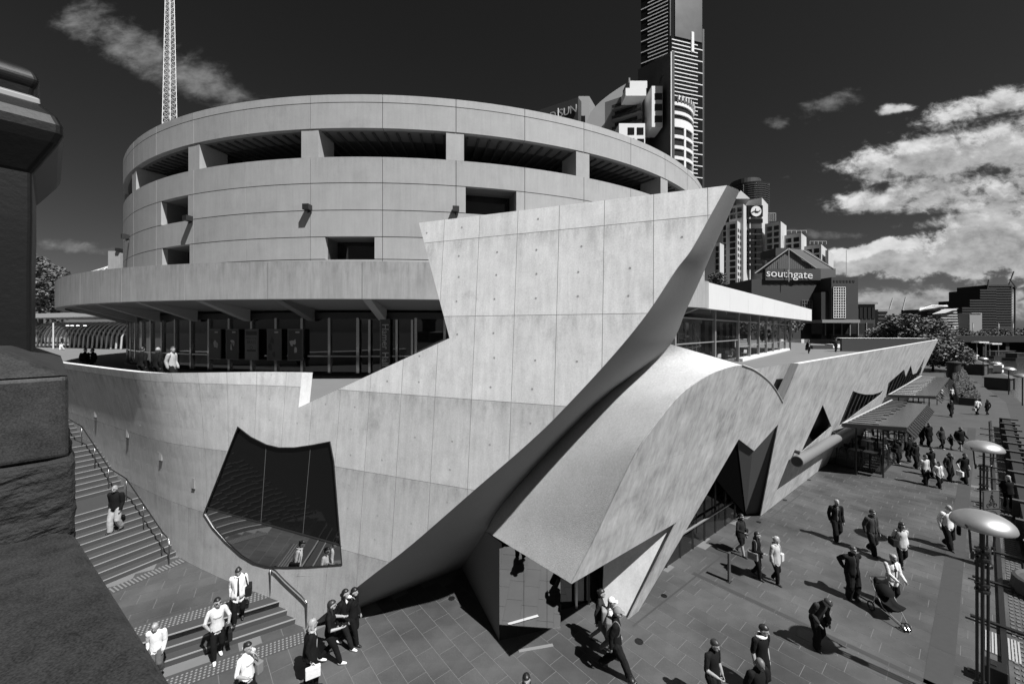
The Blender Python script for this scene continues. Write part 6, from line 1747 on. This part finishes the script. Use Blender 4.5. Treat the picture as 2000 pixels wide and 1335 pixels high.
    if hat is not None:
        hm = MB(); rws = []
        for i in range(6):
            p = math.pi * .5 * (i + .1) / 5.6; rws.append([hd((.053 * math.sin(p) * math.cos(t), -.002 + .066 * math.sin(p) * math.sin(t), .014 + .071 * math.cos(p))) for t in [2 * math.pi * k / 16 for k in range(17)]])
        hm.grid(rws, flip=True); hm.add([hd((-.04, .035, .02)), hd((.04, .035, .02)), hd((.03, .1, .012)), hd((-.03, .1, .012))], [(0, 1, 2, 3)])
        hm.obj('cap', cloth(hat), P, smooth=True)
    if glasses:
        g = MB()
        for s in (-1, 1): ell(g, hd((s * .019, .055, .005)), [.016 * S, .006 * S, .011 * S], M3, 8)
        g.tube([hd((-.044, -.005, .008)), hd((-.033, .045, .008)), hd((.033, .045, .008)), hd((.044, -.005, .008))], .003 * S, 5)
        stuff(g.obj('sunglasses', mat('sunglass_black', .008, .1), P))
    if sleeve != 'none' and lod < 2:
        jm = MB(); rws = []; cc_ = max(c_, .006); hem = .455 if c_ > .012 else .49
        lv = [(hem, .094, .074, 1.25), (.52, .094, .074, 1.1), (.57, .09, .07, 1), (.62, .082 if not fem else .074, .064, 1), (.68, .086, .066, .9), (.74, .093, .067, .8), (.785, .094, .056, .5), (.815, .068, .045, .3)]
        gap = .22 if inner is not None else 0.0; nn = 26
        for z_, a_, b_, cf in lv:
            row = []
            for k in range(nn + 1):
                t = math.pi / 2 + gap * (1.3 - z_) + (2 * math.pi - 2 * gap * (1.3 - z_)) * k / nn
                f = 1 + (.07 if z_ < .7 else .04) * noise.noise(V((math.cos(t) * 2.6, math.sin(t) * 2.6, z_ * 7)) + V((PN[0] * 1.7, 0, 0))) + .05 * (1 if z_ < .6 else .4) * math.sin(t * 9 + z_ * 14 + PN[0])
                row.append(T(tor((a_ * B + cc_ * cf) * math.cos(t) * f, (b_ * B + cc_ * cf) * math.sin(t) * f, z_)))
            rws.append(row)
        jm.grid(rws); o = jm.obj('jacket' if (c_ > .01 or inner is not None) else 'shirt', cloth(top), P, smooth=True)
        if inner is not None: o.modifiers.new('t', 'SOLIDIFY').thickness = .012
        if c_ > .01:
            cm = MB(); cm.tube([T(tor(.047 * math.cos(t), -.002 + .047 * math.sin(t), .835 + .008 * math.sin(t + math.pi))) for t in [math.pi * .62 + k * math.pi * 1.76 / 12 for k in range(13)]], .017 * S, 6); cm.obj('collar', cloth(top), P, smooth=True)
    if scarf is not None:
        g = MB(); g.tube([T(tor(.05 * math.cos(t), .012 + .05 * math.sin(t), .835)) for t in [k * math.pi / 6 for k in range(12)]], .02 * S, 8, closed=True)
        for s in (-1, 1): etube(g, [T(tor(s * .03, .055, .82)), T(tor(s * .04, .078, .70)), T(tor(s * .035, .075, .57))], [.025 * S, .022 * S, .026 * S], [.01 * S, .01 * S, .008 * S])
        stuff(g.obj('scarf', cloth(scarf), P, smooth=True))
    if bag:
        kind, side, g_ = bag
        bm_ = cloth(g_)
        if kind == 'shoulder':
            c = tor(side * .15, -.01, .53); o = MB().box(T(c), (.05 * S, .1 * S, .085 * S)).obj('bag', bm_, P); bevel(o, .03, 3)
            MB().tube(catmull([T(tor(side * .15, -.04, .58)), T(tor(side * .11, -.03, .78)), T(tor(side * .085, -.005, .835)), T(tor(side * .115, .045, .76)), T(tor(side * .15, .04, .58))], 3), .008 * S, 5).obj('bag_strap', bm_, P)
        elif kind == 'hand':
            wr = tor(side * .16, .02, .42); o = MB().box(T(wr - V((0, 0, .09))), (.03 * S, .1 * S, .08 * S)).obj('bag', bm_, P); bevel(o, .02, 2)
            MB().tube([T(wr + V((0, -.05, -.02))), T(wr + V((0, 0, .04))), T(wr + V((0, .05, -.02)))], .007 * S, 5).obj('bag_handle', bm_, P)
        elif kind == 'back':
            c = tor(0, -.1, .69); o = MB().box(T(c), (.085 * S, .045 * S, .12 * S)).obj('backpack', bm_, P); bevel(o, .05, 3)
            for s in (-1, 1): MB().tube(catmull([T(tor(s * .06, -.06, .77)), T(tor(s * .065, .0, .835)), T(tor(s * .07, .06, .76)), T(tor(s * .075, .04, .64)), T(tor(s * .07, -.05, .61))], 3), .011 * S, 5).obj('strap', bm_, P)
    if extra: extra(P, T, tor)
    return P
def jacket_over_arm(g):
    def f(P, T, tor):
        q = MB(); etube(q, [T(tor(-.17, .08, .56)), T(tor(-.18, .06, .46)), T(tor(-.17, .07, .36))], [.03, .05, .04], [.07, .09, .08]); q.obj('carried_jacket', cloth(g), P, smooth=True)
    return f
def gp(px, py, z=0.0): return onz(px, py, z)
def stair_z(px, py):
    z = 1.0
    for _ in range(40):
        p = onz(px, py, z); s = (p.xy - S0u).dot(SU); k = max(0, min(9, int(s / .352))); z = .5 * z + .5 * (.64 + .16 * k)
    p = onz(px, py, z); s = (p.xy - S0u).dot(SU); k = max(0, min(9, int(s / .352))); return V((p.x, p.y, .64 + .16 * k))

# promenade, near
person('grey haired man in black jacket walking alone towards the camera', gp(1633, 1054), 188, 1.78, .45, .012, .016, hair=.28, hairstyle='crop', inner=.12, coat=.008)
person('man in grey open jacket and sunglasses inside the lamp shadow', gp(1702, 1080), 172, 1.80, .5, .075, .02, hair=.03, glasses=True, inner=.05, coat=.012)
person('woman with dark curly hair and pale jacket carrying a shoulder bag', gp(1760, 1104), 196, 1.68, .5, .42, .015, hair=.015, hairstyle='curly', fem=True, coat=.018, bag=('shoulder', 1, .03), arms=('swing', 'pocket'), yaw=-15)
person('balding man in white shirt with a dark jacket over his arm', gp(1851, 1070), 182, 1.82, .55, .62, .016, hair=.3, hairstyle='bald', arms=('swing', 'hold'), extra=jacket_over_arm(.012), build=1.05)
person('heavy man in black jacket and sunglasses standing with hands behind him', gp(1664, 1168), 178, 1.80, .0, .014, .02, hair=.06, glasses=True, arms=('back', 'back'), build=1.15, coat=.014, inner=.06)
person('woman in pale jacket pushing the black stroller', gp(1742, 1180), 184, 1.70, .3, .5, .02, hair=.3, hairstyle='bun', fem=True, arms=('push', 'push'), glasses=True, coat=.01, inner=.02, pitch=8)
person('person in grey jersey bending forward with lowered head', gp(1594, 1262), 168, 1.72, .25, .055, .014, hair=.04, bend=22, pitch=35, arms=('pocket', 'hang'), hairstyle='short', extra=jacket_over_arm(.012))
person('woman in dark coat with a big bag and bare calves by the doors', gp(1446, 1082), 150, 1.66, .55, .03, .02, hair=.02, hairstyle='bun', fem=True, shorts=True, coat=.02, bag=('shoulder', -1, .025), shoe=.02, glasses=True, arms=('hold', 'swing'))
person('woman all in black with loose dark hair beside the bollard', gp(1477, 1127), 140, 1.70, .4, .01, .012, hair=.03, hairstyle='long', fem=True, coat=.016, bag=('shoulder', 1, .2), arms=('hold', 'swing'))
person('woman in striped pale top and black leggings seen near the bollard', gp(1514, 1137), 150, 1.68, .35, .36, .012, hair=.3, hairstyle='bun', fem=True, coat=.02, bag=('shoulder', -1, .45), arms=('hang', 'hang'), yaw=-35)
person('man in black shirt with white hood at his collar, bottom edge', gp(1487, 1357), 160, 1.80, .5, .014, .016, hair=.015, sleeve='short', scarf=None, arms=('hang', 'hang'), yaw=-20, pitch=10, extra=lambda P, T, tor: MB().tube([T(tor(.06 * math.cos(t), -.01 + .055 * math.sin(t), .825 + .012 * math.sin(t))) for t in [k * math.pi / 7 for k in range(14)]], .045, 8, closed=True).obj('hood', cloth(.7), P, smooth=True))
person('bald man in black jacket lowest at the bottom edge', gp(1480, 1432), 165, 1.76, .3, .014, .016, hair=.02, hairstyle='bald', skin=skind, pitch=12)
person('dark clothed person with rolled sleeve holding a cup, bottom edge', gp(1392, 1385), 150, 1.72, .5, .016, .02, hair=.03, sleeve='short', arms=('hold', 'swing'), hairstyle='short', pitch=10)
person('man with beanie and backpack striding past the mirrored entrance', gp(1203, 1318), 105, 1.80, .95, .014, .018, hair=.2, hairstyle='short', hat=.2, bag=('back', 1, .14), glasses=True, arms=('swing', 'pocket'))
person('woman in white cap and white top beside the man with backpack', gp(1192, 1282), 100, 1.66, .7, .6, .2, hair=.05, hairstyle='long', hat=.75, fem=True, bag=('back', 1, .25))
person('woman in dark patterned top and grey shorts nearest the entrance doors', gp(1172, 1262), 105, 1.66, .8, .05, .14, hair=.02, hairstyle='bun', fem=True, shorts=True, shoe=.03, coat=.01)
person('person of whom only dark hair shows at the bottom edge, centre', gp(1028, 1466), 180, 1.70, .3, .02, .02, hair=.012, hairstyle='long')
person('person of whom only the dark crown shows below the backpack man', gp(1232, 1474), 170, 1.70, .3, .02, .02, hair=.012)
# stairs and plaza
G2 = 'people on the stairs and plaza'
person('man in black jumper and pale trousers walking down the stairs', stair_z(226, 1031), 172, 1.76, .35, .012, .3, hair=.22, hairstyle='crop', group=G2, glasses=True)
person('woman with white top and long white scarf descending the lower steps', onz(466, 1213, .32), 150, 1.68, .35, .62, .012, hair=.02, hairstyle='bun', fem=True, scarf=.7, coat=.02, inner=.03, pitch=22, bag=('shoulder', -1, .02), group=G2)
person('woman in floral white top with a big dark handbag', onz(424, 1285, .0), 135, 1.70, .4, .5, .012, shoe=.6, hair=.012, hairstyle='bun', fem=True, sleeve='short', glasses=True, arms=('hold', 'hold'), bag=('hand', -1, .02), yaw=-10, group=G2)
person('girl in white shirt with headband at the bottom edge', gp(482, 1388), 110, 1.66, .45, .65, .02, hair=.012, hairstyle='bun', fem=True, sleeve='short', arms=('hold', 'face'), bag=('shoulder', -1, .15), group=G2)
person('fair haired child in white half hidden by the granite coping', onz(305, 1318, .16), 160, 1.40, .3, .6, .1, hair=.3, hairstyle='short', pitch=20, group=G2)
person('woman in long black coat with pale scarf and white bag', gp(607, 1340), 60, 1.72, .3, .012, .012, hair=.25, hairstyle='long', fem=True, coat=.03, scarf=.35, bag=('hand', 1, .6), group=G2)
person('woman with curly hair and sunglasses in black, white shoes', gp(645, 1296), 75, 1.72, .75, .012, .012, shoe=.65, hair=.02, hairstyle='curly', fem=True, glasses=True, arms=('hold', 'hold'), sleeve='short', group=G2)
person('woman with long black hair and white shirt front near the dark soffit', gp(672, 1264), 95, 1.68, .8, .012, .02, shoe=.65, hair=.008, hairstyle='long', fem=True, inner=.6, arms=('swing', 'face'), group=G2)
person('dark haired person half hidden beyond the long haired woman', gp(690, 1256), 100, 1.62, .5, .012, .012, hair=.008, hairstyle='curly', fem=True, group=G2)
# terraces
G3 = 'people on the terraces'
def tp_(px, Y, z): return V((Xp(px, Y), Y, z))
person('man in pale jumper walking behind the curved parapet', tp_(336, 17.6, 6.6), 80, 1.78, .5, .35, .02, hair=.05, group=G3, lod=1, yaw=30)
person('man in dark jacket with bald head behind the parapet', tp_(307, 17.9, 6.6), 10, 1.74, .3, .014, .02, hair=.05, hairstyle='bald', group=G3, lod=1)
person('dark haired person in black farther left behind the parapet', tp_(277, 18.6, 6.6), 0, 1.72, .3, .012, .02, hair=.02, group=G3, lod=1)
person('dark seated person, left of the pair, on the far left terrace', tp_(166, 26, 6.6), 100, 1.70, 0, .012, .012, hair=.015, sit=True, group=G3, lod=1)
person('dark seated person, right of the pair, on the far left terrace', tp_(182, 26.4, 6.6), 200, 1.66, 0, .014, .012, hair=.015, sit=True, group=G3, lod=1)
person('person in white trousers by the ribbed walkway', tp_(121, 50, 6.6), 200, 1.72, .4, .03, .6, hair=.1, group=G3, lod=2)
person('woman in black coat with bag on the right hand terrace', onz(1579, 690, 6.2), 175, 1.70, .3, .01, .012, hair=.02, hairstyle='long', fem=True, coat=.03, inner=.5, bag=('hand', 1, .015), group=G3, lod=1)
person('man in dark clothes near the bench on the right hand terrace', onz(1632, 687, 6.2), 170, 1.74, .3, .012, .012, hair=.05, inner=.1, group=G3, lod=1)
# promenade, farther: (label, px, py, heading, H, w, top, leg, hair, kwargs)
far_p = [
 ('person with backpack in dark clothes leftmost of the crowd by the menu board', 1754, 904, 175, 1.66, .3, .03, .014, .03, dict(shoe=.5, bag=('shoulder', 1, .02), coat=.02)),
 ('dark person walking away behind the backpack person', 1776, 903, 10, 1.74, .5, .016, .02, .03, dict(shoe=.5)),
 ('person in banded dark jumper in the crowd', 1788, 914, 170, 1.74, .3, .018, .014, .03, {}),
 ('man in pale shirt at the front of the crowd', 1806, 946, 180, 1.78, .4, .4, .016, .05, dict(sleeve='short')),
 ('man in black tee shirt behind the pale shirted man', 1818, 929, 178, 1.76, .4, .012, .016, .015, dict(sleeve='short')),
 ('boy in white jacket in front of the crowd', 1833, 952, 178, 1.52, .4, .5, .016, .03, dict(inner=.02, coat=.015)),
 ('person in grey hooded top drinking', 1854, 939, 176, 1.72, .3, .05, .02, .03, dict(arms=('swing', 'face'))),
 ('man in black tee shirt swinging a white bag', 1883, 943, 180, 1.78, .5, .01, .012, .02, dict(sleeve='short', arms=('out', 'swing'), bag=('hand', 1, .75))),
 ('dark person with white cap left of the tall dark couple', 1799, 868, 178, 1.74, .3, .014, .014, .4, {}),
 ('broad person in black coat beside the awning edge', 1813, 870, 178, 1.80, .3, .008, .008, .02, dict(build=1.2, coat=.02)),
 ('woman in grey coat holding the hand of a girl', 1839, 876, 176, 1.70, .5, .07, .014, .02, dict(shoe=.5, fem=True, hairstyle='curly', coat=.03, arms=('out', 'swing'))),
 ('little girl in dark dress between two adults', 1857, 876, 178, 1.15, .3, .02, .03, .015, dict(shorts=True, fem=True, hairstyle='long', coat=.02, arms=('out', 'out'))),
 ('large man in black sweatshirt and shorts', 1875, 880, 180, 1.80, .4, .01, .012, .05, dict(shorts=True, build=1.3, coat=.02, arms=('swing', 'out'), shoe=.02)),
 ('man in dark jacket walking alone under the awning line', 1857, 814, 180, 1.76, .4, .012, .03, .05, dict(coat=.015)),
 ('woman in white top left of three on the far promenade', 1839, 780, 180, 1.68, .4, .5, .016, .03, dict(fem=True)),
 ('person in white tee shirt middle of three on the far promenade', 1859, 781, 180, 1.70, .5, .5, .012, .05, dict(sleeve='short')),
 ('jogger in dark top right of three on the far promenade', 1879, 789, 182, 1.66, .7, .014, .014, .05, dict(sleeve='short', arms=('out', 'out'))),
 ('man in white shirt walking away with a white bag', 1909, 810, 5, 1.76, .5, .55, .012, .02, dict(bag=('hand', -1, .6))),
 ('woman in dark clothes walking away beside the white shirted man', 1929, 810, 5, 1.66, .5, .012, .014, .012, dict(fem=True, hairstyle='long')),
 ('dark person left of two beside the long hedge', 1889, 777, 5, 1.70, .4, .012, .012, .02, {}),
 ('dark person right of two beside the long hedge', 1902, 777, 175, 1.74, .4, .012, .012, .06, {}),
 ('dark figure far off by the awning end', 1848, 757, 10, 1.70, .4, .014, .014, .02, {}),
 ('dark figure far off on the right of the narrow walk', 1872, 754, 170, 1.70, .4, .014, .014, .02, {}),
 ('fair haired woman in black coat standing at the quay rail', 1968, 992, 200, 1.68, .0, .008, .01, .3, dict(fem=True, hairstyle='curly', coat=.03, arms=('pocket', 'pocket'))),
]
for lb, px, py, hd_, H_, w_, tp, lg, hr, kw in far_p:
    person(lb, gp(px, py), hd_, H_, w_, tp, lg, hair=hr, lod=1 if py > 860 else 2, **kw)

# stroller
st_ = thing('stroller', 'black three wheeled stroller pushed across the promenade', 'stroller', gp(1738, 1206), R_(-4))
fr_m = mat('stroller_silver', .55, .3, metal=.8); fab = cloth(.014)
def seatp(y, z, w): return [V((-w, y, z)), V((w, y, z))]
seat = MB(); prof = [(-.28, .42), (-.02, .36), (.22, .52), (.33, .86), (.26, 1.0)]
rows = [[V((x, y, z + .1 * (abs(x) / .2) ** 2)) for x in (-.22, -.12, 0, .12, .22)] for y, z in prof]; seat.grid(rows); o = seat.obj('seat', fab, st_, smooth=True); m = o.modifiers.new('s', 'SOLIDIFY'); m.thickness = .04
hood = MB(); rows = []
for i in range(7):
    a = R_(-25 + i * 19); rows.append([V((.23 * math.cos(t), .2 - .26 * math.sin(a) * math.sin(t), .68 + .26 * math.cos(a) * math.sin(t))) for t in [math.pi * k / 10 for k in range(11)]])
hood.grid(rows); hood.obj('hood', fab, st_, smooth=True)
for s in (-1, 1):
    MB().tube([(s * .25, .45, 1.03), (s * .25, .28, .75), (s * .24, -.05, .35), (s * .1, -.5, .16)], .016, 8).obj('frame_tube', fr_m, st_)
    MB().tube([(s * .25, .2, .62), (s * .27, .32, .16)], .015, 8).obj('rear_strut', fr_m, st_)
MB().tube([(-.25, .45, 1.03), (.25, .45, 1.03)], .02, 8).obj('handlebar', black_m(), st_)
MB().box((0, .12, .3), (.2, .2, .06)).obj('basket', fab, st_)
def wheel(x, y, r):
    w_ = bpy.data.objects.new('wheel', None); COL.objects.link(w_); w_.parent = st_; w_.location = (x, y, r)
    ring = [(0, r * .86 * math.cos(a), r * .86 * math.sin(a)) for a in [2 * math.pi * k / 16 for k in range(16)]]
    MB().tube(ring, r * .14, 6, closed=True).obj('tyre', black_m(), w_)
    for k in range(5): a = k * 1.2566; MB().tube([(0, 0, 0), (0, r * .8 * math.cos(a), r * .8 * math.sin(a))], .008, 4).obj('spoke', fr_m, w_)
wheel(-.3, .33, .15); wheel(.3, .33, .15); wheel(-.05, -.55, .12); wheel(.05, -.55, .12)
